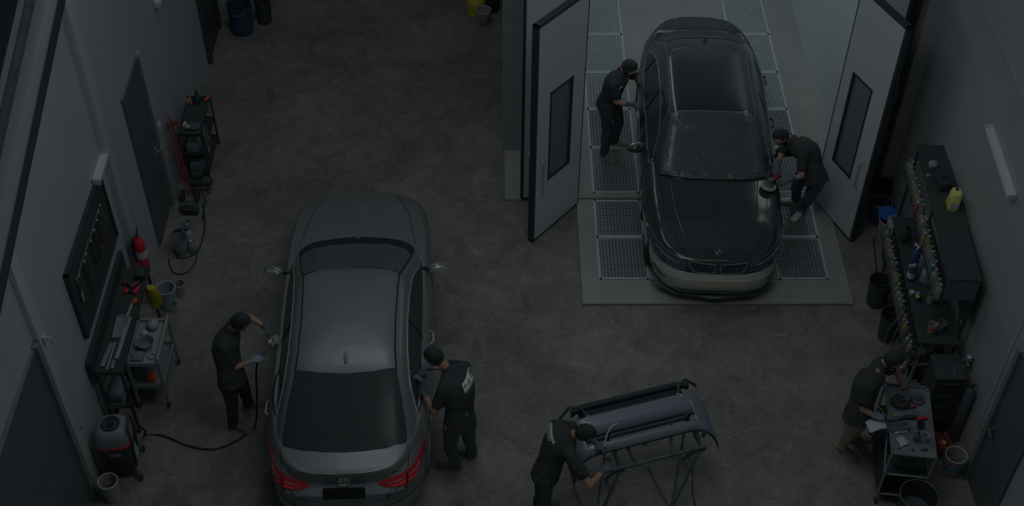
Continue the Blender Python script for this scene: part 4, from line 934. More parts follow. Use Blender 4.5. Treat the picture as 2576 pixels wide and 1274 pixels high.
# ---------------------------------------------------------------- wheeled workbench
wb = thing('workbench', 'long black wheeled workbench against the left wall below the tool board', 'workbench', (-4.28, 9.9, 0))
b = MB(); b.b2((-.14, -.80, 1.04), (.17, .80, 1.07)).b2((.155, -.80, 1.04), (.175, .80, 1.10)).b2((-.14, -.81, 1.04), (.17, -.80, 1.10)); b.build('worktop', 'black', wb, smooth=False)
MB().b2((-.185, -.82, .90), (-.14, .90, 1.25)).build('back_panel', 'blackrub', wb, smooth=False)
for y in (-.78, .74):
    b = MB(); b.bar((.15, y, .08), (.15, y, 1.05), .03); b.build('leg', 'black', wb); caster(wb, (.15, y, 0))
    b = MB(); b.bar((-.12, y, .08), (-.12, y, 1.05), .03); b.build('leg', 'black', wb); caster(wb, (-.12, y, 0))
b = MB(); b.bar((-.12, -.78, .45), (.15, -.78, .45), .025); b.bar((-.12, -.78, .14), (-.12, .74, .14), .025); b.build('brace', 'black', wb)
MB().b2((-.14, -.80, .44), (.06, -.20, .46)).build('lower_shelf', 'dullsteel', wb, smooth=False)
zt = 1.072
t = thing('tool_tray', 'pale metal sanding rail with frame, lying on the near half of the workbench', 'sanding rail', (-4.27, 9.62, zt), R(2))
b = MB(); b.b2((-.05, -.02, 0), (-.04, .30, .03)).b2((.05, -.02, 0), (.06, .30, .03)).b2((-.05, .29, 0), (.06, .30, .03)).b2((-.05, -.03, 0), (.06, -.02, .03)); b.build('tray_frame', 'steel', t, smooth=False); MB().b2((-.04, -.02, 0), (.05, .29, .008)).build('tray_base', 'greysteel', t, smooth=False)
def steelbar(loc, rz, L, wd, m, label, cat='ruler', name='steel_ruler'):
    o = MB().box((0, 0, .008), (wd, L, .016), bevel=.003).build(name, m); o.location = loc; o.rotation_euler = (0,0,rz); tag(o, label, cat)
steelbar((-4.20, 9.60, zt), R(-3), .62, .045, 'steel', 'long pale steel straightedge lying along the front of the workbench')
steelbar((-4.33, 9.35, zt), R(-6), .34, .05, 'greysteel', 'grey sanding block lying at the near back of the workbench', 'sanding block', 'sanding_block')
steelbar((-4.28, 9.34, zt), R(-2), .40, .022, 'steel', 'thin steel file lying between sanding block and straightedge', 'file', 'steel_file')
steelbar((-4.21, 10.02, zt), R(-6), .22, .03, 'steel', 'short steel bar lying beyond the sanding rail on the workbench', 'steel bar', 'steel_bar')
spraycan((-4.23, 9.25, zt), 'greyplastic', 'white', 'small grey spray can at the near end of the workbench', h=.10, r=.022, rot=(R(90), 0, 0)).location.z += .022
def drill(loc, rz, m, label):
    root = thing('cordless_drill', label, 'cordless drill', loc, rz); root.scale = (.75, .75, .75)
    b = MB(); b.cyl((0, 0, .035), (.12, 0, .035), .03, .028); b.cyl((.12, 0, .035), (.17, 0, .035), .022, .012); b.build('motor_body', m, root)
    b = MB(); b.capsule((.03, .02, .03), (.01, .11, .025), .02, .022); b.build('grip', 'blackrub', root); b = MB(); b.box((0, .14, .03), (.08, .05, .06), bevel=.01); b.build('battery', m, root)
drill((-4.20, 10.26, zt), R(70), 'red', 'red and orange cordless drill on the far end of the workbench')
drill((-4.26, 10.36, zt), R(50), 'darkred', 'dark red cordless drill behind the orange one on the workbench')
o = MB().box((0,0,.02), (.05, .07, .04), bevel=.010).build('battery_charger', 'orange'); o.location = (-4.17, 10.14, zt); tag(o, 'small orange tool charger beside the red drill on the workbench', 'charger')
b = MB(); b.rings([[V((x*s, .012*math.sin(x*20+z*9)+y, z)) for x, y in ((-.06,0),(-.03,.02),(0,.03),(.04,.02),(.06,0),(.04,-.02),(0,-.03),(-.03,-.02))] for s, z in ((.5, .02), (1.0, .15), (1.15, .32), (.9, .45), (.6, .55))])
o = b.build('yellow_bag', 'yellow', angle=70); o.location = (-4.05, 10.42, .67); o.scale = (1.5, 1.5, .68); tag(o, 'yellow bag hanging on the front of the workbench at its far end', 'bag')
b = MB(); b.box((0,0,.05), (.10,.16,.10), bevel=.01); o = b.build('storage_box', 'black'); o.location = (-4.17, 10.55, zt); tag(o, 'black box on the far end of the workbench beneath the extinguisher', 'box')
o = MB().box((0,0,.06), (.14,.30,.12), bevel=.02).build('storage_bin', 'greyplastic'); o.location = (-4.31, 9.32, .462); tag(o, 'grey plastic bin on the lower shelf of the workbench', 'bin')
# ---------------------------------------------------------------- grey tool trolley
gc = thing('service_trolley', 'grey plastic service trolley parked in front of the workbench', 'trolley', (-4.02, 9.80, 0))
hx, hy = .17, .33
for z in (.74, .34):
    b = MB(); b.b2((-hx, -hy, z), (hx, hy, z+.015)).b2((hx-.015, -hy, z), (hx+.01, hy, z+.06)).b2((-hx-.01, -hy, z), (-hx+.015, hy, z+.06)).b2((-hx, -hy-.01, z), (hx, -hy+.012, z+.06)).b2((-hx, hy-.012, z), (hx, hy+.01, z+.06)); b.build('tray', 'greyplastic' if z < .5 else 'clearp', gc, smooth=False)
for sx in (-1, 1):
    for sy in (-1, 1):
        b = MB(); b.bar((sx*hx, sy*hy, .08), (sx*hx, sy*hy, .80), .03); b.build('post', 'greysteel', gc); caster(gc, (sx*hx, sy*hy, 0))
b = MB(); b.tube([(hx, -hy, .80), (hx+.01, -hy, .86), (hx+.01, hy, .86), (hx, hy, .80)], .012); b.build('push_handle', 'clearp', gc)
zc = .756
def pot(name, loc, rx, ry, h, m, label, cat): 
    b = MB(); b.ell((0,0,h*.5), (rx, ry, h*.5)); o = b.build(name, m); o.location = loc; tag(o, label, cat); return o
pot('sanding_pad', (-4.00, 10.04, zc), .07, .08, .11, 'clearp', 'pale rounded sanding pad on the far end of the grey trolley', 'sanding pad')
pot('masking_roll', (-4.08, 9.92, zc), .04, .045, .07, 'white', 'small white masking roll beside the sanding pad', 'tape roll')
b = MB(); b.lathe([(.07, 0), (.10, .10), (.105, .10), (.09, .09), (.06, .01)]); o = b.build('mixing_bowl', 'greyplastic'); o.location = (-4.03, 9.74, zc); tag(o, 'grey mixing bowl in the middle of the grey trolley', 'bowl')
o = MB().box((0,0,.035), (.12,.13,.07), bevel=.012).build('sander_case', 'greyplastic'); o.location = (-4.08, 9.56, zc); tag(o, 'grey sander case at the near end of the grey trolley', 'case')
b = MB(); b.tube([(.04*math.cos(a), .04*math.sin(a), .012) for a in [2*math.pi*k/18 for k in range(19)]], .010, 8, cap=False); o = b.build('tape_ring', 'clearp'); o.location = (-3.94, 9.60, zc); tag(o, 'open ring of pale tape on the grey trolley near corner', 'tape ring')
b = MB(); b.lathe([(.055, 0), (.06, .01), (.06, .06), (.05, .075)]); o = b.build('tin_lid', 'orange'); o.location = (-4.02, 9.60, .356); tag(o, 'orange brown tin on the lower shelf of the grey trolley', 'tin')
# ---------------------------------------------------------------- extinguisher
ex = thing('fire_extinguisher', 'red fire extinguisher on the left wall pilaster above the workbench', 'fire extinguisher', (lx(11.2)+.175, 11.05, .72)); ex.scale = (.84, .84, 1.12)
b = MB(); b.lathe([(.06, 0), (.075, .015), (.078, .05), (.078, .36), (.06, .41), (.028, .44), (.025, .46)]); b.build('cylinder', 'red', ex)
b = MB(); b.lathe([(.0795, .16), (.0795, .27), (.079, .27), (.079, .16)], n=28, cap=False); b.build('label_panel', 'whitecloth', ex)
b = MB(); b.cyl((0,0,.45), (0,0,.50), .02); b.bar((0,-.03,.50), (0,.09,.53), .02, .012); b.bar((0,-.02,.47), (0,.09,.48), .02, .01); b.build('valve', 'black', ex)
b = MB(); b.tube([(-.02, -.02, .48), (-.06, -.06, .45), (-.09, -.05, .30), (-.085, -.03, .12)], .012); b.build('hose', 'blackrub', ex)
MB().b2((-.19+.08, -.05, .1), (-.075, .05, .38)).build('wall_bracket', 'black', ex, smooth=False)
# ---------------------------------------------------------------- industrial vacuum and hose
vc = thing('vacuum_cleaner', 'black and grey industrial vacuum with red band on wheels by the left wall', 'vacuum cleaner', (-4.20, 8.62, 0), R(8))
def sq(w_, d_, z, n=24, p=4): return [V((w_*math.copysign(abs(math.cos(a))**(2/p), math.cos(a)), d_*math.copysign(abs(math.sin(a))**(2/p), math.sin(a)), z)) for a in [2*math.pi*k/n for k in range(n)]]
b = MB(); b.rings([sq(.15, .15, .08), sq(.17, .17, .12), sq(.185, .185, .50), sq(.185, .185, .56)]); b.build('tank', 'black', vc)
b = MB(); b.rings([sq(.19, .19, .555), sq(.193, .193, .565), sq(.193, .193, .582), sq(.19, .19, .59)]); b.build('red_band', 'red', vc)
b = MB(); b.rings([sq(.186, .186, .585), sq(.19, .19, .66), sq(.17, .17, .74, p=3), sq(.13, .13, .78, p=2.4), sq(.11, .11, .785, p=2)]); b.build('motor_head', 'greyplastic', vc)
b = MB(); b.tube([(.085*math.cos(a), .085*math.sin(a), .80) for a in [2*math.pi*k/28 for k in range(29)]], .018, 8, cap=False); b.tube([(.04*math.cos(a), .04*math.sin(a), .80) for a in [2*math.pi*k/20 for k in range(21)]], .012, 8, cap=False); b.cyl((0,0,.78), (0,0,.83), .022); b.build('coiled_lid', 'blackrub', vc)
b = MB(); b.tube([(.17, .12, .20), (.20, .13, .62), (.19, .10, .80), (.19, -.10, .80), (.20, -.13, .62), (.17, -.12, .20)], .013); b.build('frame_handle', 'black', vc)
for k in range(5):
    MB().b2((.186, -.10, .22+k*.05), (.192, .06-k*.015, .24+k*.05)).build('vent_slot', 'clearp', vc, smooth=False)
MB().b2((-.05, -.192, .44), (.06, -.186, .49)).build('badge', 'greysteel', vc, smooth=False)
for sx, sy in ((1,-1),(1,1),(-1,-1),(-1,1)):
    b = MB(); b.bar((sx*.13, sy*.13, .09), (sx*.20, sy*.20, .07), .04, .03); b.build('foot', 'black', vc); caster(vc, (sx*.20, sy*.20, 0), .03)
def hose(pts, r, m, label, name='hose', cat='hose', sub=8):
    P = [V(p) for p in pts]; out = []
    for i in range(len(P)-1):
        q = [P[max(i-1,0)], P[i], P[i+1], P[min(i+2, len(P)-1)]]
        for k in range(sub):
            t = k/sub; out.append(.5*((2*q[1])+(q[2]-q[0])*t+(2*q[0]-5*q[1]+4*q[2]-q[3])*t*t+(-q[0]+3*q[1]-3*q[2]+q[3])*t**3))
    out.append(P[-1]); b = MB(); b.tube(out, r, 8); o = b.build(name, m); tag(o, label, cat); return o
hose([(-3.99, 8.72, .66), (-3.97, 8.90, .30), (-4.05, 9.05, .02), (-3.85, 9.04, .016), (-3.51, 8.89, .016), (-3.23, 8.85, .016), (-3.02, 8.95, .016), (-2.86, 9.10, .016), (-2.80, 9.18, .05), (-2.74, 9.24, .45), (-2.70, 9.27, .85), (-2.66, 9.29, 1.06)], .012, 'blackrub', 'long black suction hose from the vacuum across the floor to the sander')
sd = thing('sander', 'long grey hand sander held against the silver car left side', 'sander', (0,0,0))
b = MB(); b.tube([(-2.64, 9.29, 1.08), (-2.60, 9.33, 1.12), (-2.53, 9.55, 1.10)], [.016, .022, .018]); b.build('handle_tube', 'dullsteel', sd)
b = MB(); b.tube([(-2.55, 9.48, 1.115), (-2.54, 9.53, 1.108)], .024); b.build('pale_collar', 'white', sd)
b = MB(); b.capsule((-2.53, 9.56, 1.10), (-2.53, 9.64, 1.06), .03, .034); b.build('motor_body', 'greyplastic', sd)
b = MB(); b.cyl((-2.51, 9.60, 1.03), (-2.475, 9.60, 1.04), .055, .055); b.build('sanding_disc', 'white', sd)
# polisher used by the person right of the silver car
pl = thing('polisher', 'small dark polisher held against the silver car right side window', 'polisher', (0,0,0))
b = MB(); b.capsule((-.82, 8.93, 1.13), (-.90, 9.02, 1.10), .026, .03); b.build('motor_body', 'greyplastic', pl); b = MB(); b.cyl((-.905, 9.03, 1.06), (-.92, 9.05, 1.04), .045, .05); b.build('polishing_pad', 'dullsteel', pl)
# cloths and polisher at the black car
def cloth(name, c, ex, ey, nrm_amp, m, label, rot, seed=0, cat='cloth'):
    bm = bmesh.new(); n = 14; g = []
    for j in range(n+1):
        row = []
        for i in range(n+1):
            u, v = i/n*2-1, j/n*2-1; q = noise.noise(V((u*2+seed, v*2, seed)))
            row.append(bm.verts.new((u*ex*(1+.15*q), v*ey*(1+.15*noise.noise(V((v*2, u*2+seed, 5)))), nrm_amp*(q + .4*noise.noise(V((u*5, v*5, seed)))) - nrm_amp*.6*(u*u+v*v))))
        g.append(row)
    for j in range(n):
        for i in range(n): bm.faces.new((g[j][i], g[j][i+1], g[j+1][i+1], g[j+1][i]))
    b = MB(); b.bm.free(); b.bm = bm; o = b.build(name, m, angle=80); o.location = c; o.rotation_euler = rot; md = o.modifiers.new('t', 'SOLIDIFY'); md.thickness = .006; tag(o, label, cat); return o
cloth('polishing_cloth', (1.895, 13.66, 1.04), .05, .07, .02, 'blue', 'blue cloth under the glove at the black car left door', (R(70), R(10), R(80)), 1)
cloth('polishing_cloth', (1.875, 13.60, .97), .06, .09, .02, 'whitecloth', 'white cloth hanging below the blue cloth at the black car door', (R(80), R(8), R(85)), 2)
pm = thing('polisher', 'round polishing machine held on the black car bonnet', 'polisher', (3.40, 12.20, .965), R(20)); pm.rotation_euler = (R(-4), R(10), R(20))
b = MB(); b.lathe([(.09, 0), (.098, .012), (.098, .03), (.085, .04)]); b.build('polishing_pad', 'offwhite', pm)
b = MB(); b.lathe([(.091, .004), (.0995, .010), (.0995, .018), (.09, .02)], cap=False); b.build('pad_edge', 'paleyellow', pm)
b = MB(); b.lathe([(.07, .04), (.06, .06), (.035, .09), (.03, .13), (.001, .135)]); b.build('gear_head', 'dullsteel', pm)
b = MB(); b.capsule((.02, .01, .10), (.17, .07, .11), .030, .028); b.build('motor_body', 'darkred', pm)
b = MB(); b.capsule((0, 0, .10), (-.01, .11, .11), .016, .016); b.build('side_handle', 'blackrub', pm)
cloth('towel', (4.02, 8.50, .955), .10, .075, .022, 'whitecloth', 'white folded towel at the left edge of the steel trolley table', (R(8), R(-6), R(15)), 3, 'towel')
# ---------------------------------------------------------------- buckets and clutter on the left
B_ = bucket('plastic_bucket', (-4.25, 8.22, 0), .105, .088, .30, 'offwhite', 'white plastic bucket in front of the vacuum by the lower left door', rim='white', handle='steel'); 
bk = bucket('paint_bucket', (-4.12, 11.05, 0), .115, .095, .34, 'clearp', 'grey white paint bucket below the fire extinguisher beside the bench', rim='white'); 
MB().box((.09, -.07, .16), (.05, .03, .07), rot=R(-40), bevel=.005).build('teal_label', 'teal', bk)
o = MB(); o.lathe([(.11, 0), (.115, .005), (.115, .012), (.10, .016)]); o = o.build('bucket_lid', 'offwhite'); o.location = (-4.245, 11.06, .30); o.rotation_euler = (R(10), R(-75), 0); tag(o, 'white bucket lid leaning behind the paint bucket', 'lid')
bucket('paint_bucket', (-4.03, 11.28, 0), .075, .07, .17, 'offwhite', 'small white tub beside the grey white paint bucket', cat='tub')
bucket('metal_bucket', (-4.13, 12.0, 0), .10, .078, .27, 'greysteel', 'grey metal bucket on the floor in front of the left wall door', rim='dullsteel')
bottle('plastic_canister', (-4.06, 12.17, 0), .065, .30, 'clearp', 'pale plastic canister standing right behind the grey metal bucket', 'canister', cap='dullsteel')
bottle('plastic_canister', (-4.00, 12.02, 0), .045, .20, 'greyplastic', 'small grey canister right of the metal bucket', 'canister', cap='white')
bucket('small_pot', (-4.21, 12.24, 0), .06, .05, .14, 'dullsteel', 'small dark pot left of the pale canister by the door', cat='pot')
b = MB(); b.tube([(.07*math.cos(a), .10*math.sin(a), .02) for a in [2*math.pi*k/22 for k in range(23)]], .016, 8, cap=False); b.tube([(.045*math.cos(a), .06*math.sin(a), .045) for a in [2*math.pi*k/18 for k in range(19)]], .014, 8, cap=False); o = b.build('coiled_hose', 'greyplastic'); o.location = (-4.14, 12.52, 0); tag(o, 'small coil of grey hose on the floor beyond the buckets', 'coiled hose')
b = MB(); b.box((0,0,.05), (.20,.12,.09), bevel=.02); b.cyl((-.11, 0, .04), (-.11, .0, .10), .035); o = b.build('pump_unit', 'blackrub'); o.location = (-4.13, 12.75, 0); tag(o, 'small black pump unit on the floor before the sack truck', 'pump')
hose([(-4.24, 12.08, .02), (-4.18, 11.90, .012), (-4.05, 11.90, .012), (-3.93, 12.02, .012), (-3.90, 12.30, .012), (-3.93, 12.60, .012), (-4.0, 12.9, .012)], .011, 'blackrub', 'black air hose curving around the grey metal bucket')
hose([(-3.93, 12.02, .034), (-3.93, 11.80, .012), (-4.02, 11.62, .012), (-4.17, 11.62, .012), (-4.26, 11.78, .012), (-4.28, 11.88, .012)], .009, 'blackrub', 'thin black cable looped on the floor between the two buckets', 'cable', 'cable')
# red sack truck with compressor
st = thing('sack_truck', 'red framed sack truck leaning on the left wall beside the black trolley', 'sack truck', (-4.20, 13.02, 0))
b = MB()
for y in (-.07, .07): b.tube([(.02, y, .12), (-.16, y+.38, .98), (-.19, y+.42, 1.04)], .014)
b.build('side_rail', 'darkred', st)
b = MB(); b.tube([(-.17, .33, 1.02), (-.06, .40, 1.03)], .03); b.tube([(-.05, .38, 1.0), (.02, .36, .95)], .016); b.build('handle_grip', 'darkred', st)
for z, yy in ((.35, .10), (.62, .22)):
    b = MB(); b.bar((-.03-.16*(z-.12)/.86, yy-.10, z), (-.03-.16*(z-.12)/.86, yy+.08, z), .02); b.build('cross_bar', 'darkred', st)
for s in (-1, 1):
    b = MB(); b.lathe([(.03, -.02), (.075, -.018), (.085, 0), (.075, .018), (.03, .02)], (.10*s+.02, -.02, .085), 24, 'X'); b.build('wheel', 'blackrub', st)
MB().b2((-.12, -.20, 0), (.14, -.05, .015)).build('toe_plate', 'dullsteel', st, smooth=False)
cp = thing('air_compressor', 'small black air compressor at the foot of the red sack truck', 'compressor', (-4.05, 13.16, 0))
b = MB(); b.capsule((-.09, 0, .20), (.10, 0, .20), .075, .075, 20); b.build('air_tank', 'black', cp); b = MB(); b.box((-.02, 0, .31), (.14, .10, .08), bevel=.015); b.build('pump_head', 'blackrub', cp)
for s in (-1, 1):
    b = MB(); b.bar((s*.09, 0, .13), (s*.11, -.05, 0), .02); b.bar((s*.09, 0, .13), (s*.11, .05, 0), .02); b.build('leg', 'dullsteel', cp)
hose([(-4.02, 13.0, .2), (-3.96, 12.92, .03), (-3.98, 12.80, .012), (-3.95, 12.60, .034)], .010, 'blackrub', 'short black hose running from the compressor to the floor')
# black tool trolley by the left wall, far
tc = thing('tool_trolley', 'black wheeled tool trolley against the left wall beyond the sack truck', 'trolley', (-4.13, 13.78, 0))
hx, hy = .155, .40
for z in (.81, .45, .12):
    b = MB(); b.b2((-hx, -hy, z), (hx, hy, z+.012)).b2((hx-.012, -hy, z), (hx, hy, z+.04)).b2((-hx, -hy, z), (-hx+.012, hy, z+.04)).b2((-hx, -hy, z), (hx, -hy+.012, z+.04)).b2((-hx, hy-.012, z), (hx, hy, z+.04)); b.build('shelf', 'black', tc, smooth=False)
for sx in (-1, 1):
    for sy in (-1, 1):
        b = MB(); b.bar((sx*hx, sy*hy, .07), (sx*hx, sy*hy, .85), .022); b.build('post', 'black', tc); caster(tc, (sx*hx, sy*hy, 0), .03)
drill((-4.03, 14.08, .825), R(60), 'orange', 'orange power tool at the far end of the black tool trolley')
b = MB(); b.tube([(0,-.05,.03), (0,-.04,.14), (0,.03,.18), (0,.06,.10), (0,.03,.03)], .014); b.box((0,0,.04), (.07,.12,.08), bevel=.015); o = b.build('glue_gun', 'blackrub'); o.location = (-4.13, 14.08, .825); tag(o, 'black hand tool with loop handle on the far end of the trolley', 'hand tool')
o = MB().prism([(-.05,-.05,0), (.05,-.05,0), (0,.07,0)], (0,0,.05)).build('wedge_block', 'brown', smooth=False); o.location = (-4.24, 14.08, .825); tag(o, 'small tan wedge block at the wall side of the black trolley', 'block')
pot('palm_sander', (-4.17, 13.52, .825), .045, .05, .07, 'greysteel', 'grey sander head on the near end of the black trolley', 'sander head')
b = MB(); b.lathe([(.07, 0), (.08, .012), (.08, .02), (.05, .025)]); o = b.build('abrasive_disc', 'dullsteel'); o.location = (-4.08, 13.56, .826); tag(o, 'dark abrasive disc beside the sander head on the trolley', 'disc')
o = MB().box((0,0,.02), (.04,.10,.04), bevel=.01).build('paint_marker', 'white'); o.location = (-4.22, 13.58, .826); tag(o, 'white marker lying by the wall on the black trolley', 'marker')
for i, (y, z, m) in enumerate(((13.62, .465, 'offwhite'), (13.5, .465, 'greyplastic'), (13.85, .465, 'clearp'), (13.5, .135, 'greyplastic'))):
    o = MB().box((0,0,.06), (.18,.12,.12), bevel=.01).build('storage_box', m); o.location = (-4.14, y, z); tag(o, ('pale box on the middle shelf of the black trolley', 'grey box nearest the hall on the middle trolley shelf', 'frosted box at the far part of the middle trolley shelf', 'grey box on the lowest shelf of the black trolley')[i], 'box')
for i in range(3):
    hose([(-3.96, 13.50+i*.07, .78), (-3.94, 13.46+i*.08, .60), (-3.95, 13.50+i*.09, .42), (-3.945, 13.60+i*.08, .60), (-3.96, 13.58+i*.07, .78)], .007, ('clearp', 'dullsteel', 'darkred')[i], ('pale', 'dark grey', 'dark red')[i]+' cable loop hanging on the side of the black trolley', 'cable', 'cable', 5)
# far barrel and the tub beside the booth wall
br = thing('blue_barrel', 'dark blue plastic barrel at the far left by the wall', 'barrel', (-4.00, 16.86, 0))
b = MB(); b.lathe([(.15, 0), (.17, .02), (.175, .16), (.18, .18), (.175, .20), (.185, .38), (.19, .42), (.19, .50), (.17, .50), (.16, .10)]); b.build('shell', 'darkblue', br)
b = MB(); b.tube([(.19*math.cos(a), .19*math.sin(a)-.02*0, .50) for a in [2*math.pi*k/32 for k in range(33)]], .01, 8, cap=False); b.build('rim', 'blackrub', br); b = MB(); b.tube([(-.16,-.10,.46), (-.05,-.20,.40), (.08,-.20,.44), (.17,-.08,.48)], .005); b.build('handle', 'greysteel', br)
bucket('waste_bin', (-3.69, 17.12, 0), .13, .11, .42, 'blackrub', 'black bin right of the blue barrel at the far left', cat='bin')
bucket('paint_bucket', (-.24, 17.06, 0), .115, .075, .26, 'offwhite', 'white conical bucket by the booth outer wall at the top edge', rim='white', content='brown')
bottle('yellow_canister', (-.36, 17.36, 0), .14, .36, 'yellow', 'yellow canister behind the white conical bucket at the top edge', 'canister', cap='blackrub')
bucket('waste_bin', (-.10, 17.42, 0), .12, .10, .30, 'blackrub', 'black bin next to the yellow canister at the top edge', cat='bin')
# ---------------------------------------------------------------- right side: buckets
bucket('black_bucket', (4.73, 11.11, 0), .145, .115, .40, 'black', 'black bucket in front of the rack, the farther of the two', rim='blackrub', handle='dullsteel')
bucket('black_bucket', (4.76, 10.55, 0), .145, .115, .40, 'black', 'black bucket in front of the rack, the nearer of the two', rim='blackrub', handle='dullsteel')
bucket('dark_basin', (5.05, 12.60, 0), .14, .12, .34, 'darkblue', 'blue grey bucket behind the open right booth door with rags in it', rim='greyplastic', content='offwhite')
bucket('dark_bucket', (5.12, 12.87, 0), .10, .09, .44, 'blackrub', 'narrow black bucket at the foot of the corner column', handle='dullsteel')
bucket('white_drum', (5.07, 12.25, 0), .125, .115, .36, 'offwhite', 'white drum beneath a blue lid behind the rack end', rim='white')
b = MB(); b.lathe([(.115, 0), (.125, .008), (.122, .02), (.001, .026)]); o = b.build('drum_lid', 'blue'); o.location = (5.06, 12.34, .375); o.rotation_euler = (R(6), 0, 0); tag(o, 'bright blue lid on the white drum', 'lid')
b = MB(); b.lathe([(.10, 0), (.12, .03), (.125, .10), (.10, .105), (.09, .02)]); o = b.build('white_bowl', 'white'); o.location = (5.11, 12.10, .37); o.rotation_euler = (R(-12), R(8), 0); tag(o, 'white bowl tipped on the near side of the white drum', 'bowl')
pt = bucket('paint_pot', (5.06, 11.88, .36), .07, .06, .13, 'white', 'white paint pot with black print on a stand beside the rack end', cat='pot'); MB().box((.0, -.062, .06), (.05, .012, .04), bevel=.002).build('print_mark', 'black', pt)
o = MB().b2((-.09,-.09,0), (.09,.09,.36)).build('low_stand', 'black', smooth=False); o.location = (5.07, 11.87, 0.); tag(o, 'low black box stand under the white paint pot', 'stand')
pot('black_grinder', (5.17, 11.98, .0), .06, .07, .52, 'blackrub', 'black upright machine between wall and paint pot', 'machine')
hose([(4.93, 12.25, .03), (4.90, 12.0, .012), (4.86, 11.7, .012), (4.80, 11.30, .012)], .009, 'blackrub', 'black cable running down from the drums to the far black bucket', 'cable', 'cable')
# ---------------------------------------------------------------- rack
RA = R(-3.9)
rk = thing('storage_rack', 'tall black storage rack with bottle rails along the right wall', 'rack', (4.79, 9.58, 0), RA)
MB().b2((0, 0, 2.02), (.345, 2.20, 2.05)).build('top_shelf', 'black', rk, smooth=False)
b = MB(); b.b2((0, 0, 1.74), (.345, .02, 2.02)); b.build('end_panel', 'dullsteel', rk, smooth=False)
MB().b2((.335, 0, 1.30), (.345, 2.2, 2.02)).build('back_panel', 'blackrub', rk, smooth=False)
MB().b2((-.12, -.08, 1.07), (.33, 1.95, 1.10)).build('middle_shelf', 'black', rk, smooth=False)
MB().b2((.06, 0, .62), (.32, 1.90, .64)).build('lower_shelf', 'blackrub', rk, smooth=False)
MB().b2((.08, 0, .25), (.32, 1.90, .27)).build('bottom_shelf', 'blackrub', rk, smooth=False)
for x, y, z1, m in ((.33, .02, 2.02, 'black'), (.33, 1.93, 2.02, 'black'), (-.05, -.02, 1.08, 'greysteel'), (-.05, 1.9, 1.08, 'black'), (.02, 2.15, 2.02, 'black')):
    b = MB(); b.bar((x, y, .06), (x, y, z1), .028); b.build('post', m, rk); caster(rk, (x, y, 0), .028)
for z in (.30, .66):
    b = MB(); b.bar((-.05, -.02, z), (.33, -.01, z), .022); b.build('end_rail', 'greysteel', rk)
b = MB(); b.bar((.05, .04, 1.15), (.33, .04, 1.45), .018); b.bar((.33, .04, 1.15), (.20, .04, 1.72), .014); b.build('end_brace', 'black', rk)
b = MB(); b.bar((-.092, .0, 1.80), (-.092, 2.18, 1.80), .010); b.build('upper_rail', 'dullsteel', rk); MB().b2((-.095, 0, 1.705), (0, 2.18, 1.715)).build('upper_ledge', 'black', rk, smooth=False)
b = MB(); b.bar((-.215, -.05, .90), (-.215, 1.9, .90), .010); b.build('lower_rail', 'dullsteel', rk); MB().b2((-.22, -.05, .828), (-.05, 1.9, .838)).build('lower_ledge', 'black', rk, smooth=False)
rot = Matrix.Rotation(RA, 4, 'Z'); RK = Matrix.Translation((4.79, 9.58, 0)) @ rot
cols = ['bot_white', 'bot_frost', 'bot_brown', 'bot_white', 'bot_white', 'bot_frost', 'bot_blue', 'bot_white', 'bot_yellow', 'bot_frost']
names = {'bot_teal':'teal', 'bot_red':'red', 'bot_white':'off-white', 'bot_frost':'frosted grey', 'bot_brown':'brown', 'bot_white':'pale grey', 'bot_blue':'light blue', 'bot_yellow':'yellow', 'teal':'teal', 'red':'red'}
ORD = ['first', 'second', 'third', 'fourth', 'fifth', 'sixth', 'seventh', 'eighth', 'ninth', 'tenth', 'eleventh', 'twelfth', 'thirteenth', 'fourteenth', 'fifteenth', 'sixteenth', 'seventeenth', 'eighteenth', 'nineteenth', 'twentieth', 'twenty-first', 'twenty-second', 'twenty-third', 'twenty-fourth', 'twenty-fifth', 'twenty-sixth']
def rowbottles(x, z, ys, seq, grp, where, h=.17, r=.032):
    for i, y in enumerate(ys):
        m = seq[i % len(seq)]; p = RK @ V((x, y, z))
        bottle('hanging_bottle', p, r*(.9+.2*rnd.random()), h*(.85+.3*rnd.random()), m, '%s bottle, %s from the near end, %s' % (names[m], ORD[i], where), 'bottle', grp, cap=('offwhite', 'bot_white', 'dullsteel')[i % 3], rz=rnd.random()*6, band=('bot_white', None, 'bot_blue', None)[i % 4])
ups = [.04+i*.082 for i in range(26)]
rowbottles(-.048, 1.716, ups, cols, 'bottles in the upper rail of the rack', 'on the upper rack rail', .215, .037)
rowbottles(-.17, .839, [.0+i*.10 for i in range(19)], ['bot_white', 'bot_white', 'bot_frost', 'bot_yellow', 'bot_white', 'bot_brown', 'bot_frost'], 'bottles in the lower rail of the rack', 'on the lower rack rail', .20, .036)
for k, (m, lb) in enumerate((('bot_teal', 'teal'), ('bot_yellow', 'yellow'), ('bot_red', 'red'))):
    p = RK @ V((-.085, .30+k*.5+.04, 1.72)); bottle('hanging_bottle', p, .03, .20, m, 'single %s bottle standing proud of the upper rail row' % lb, 'bottle', None, cap='white')
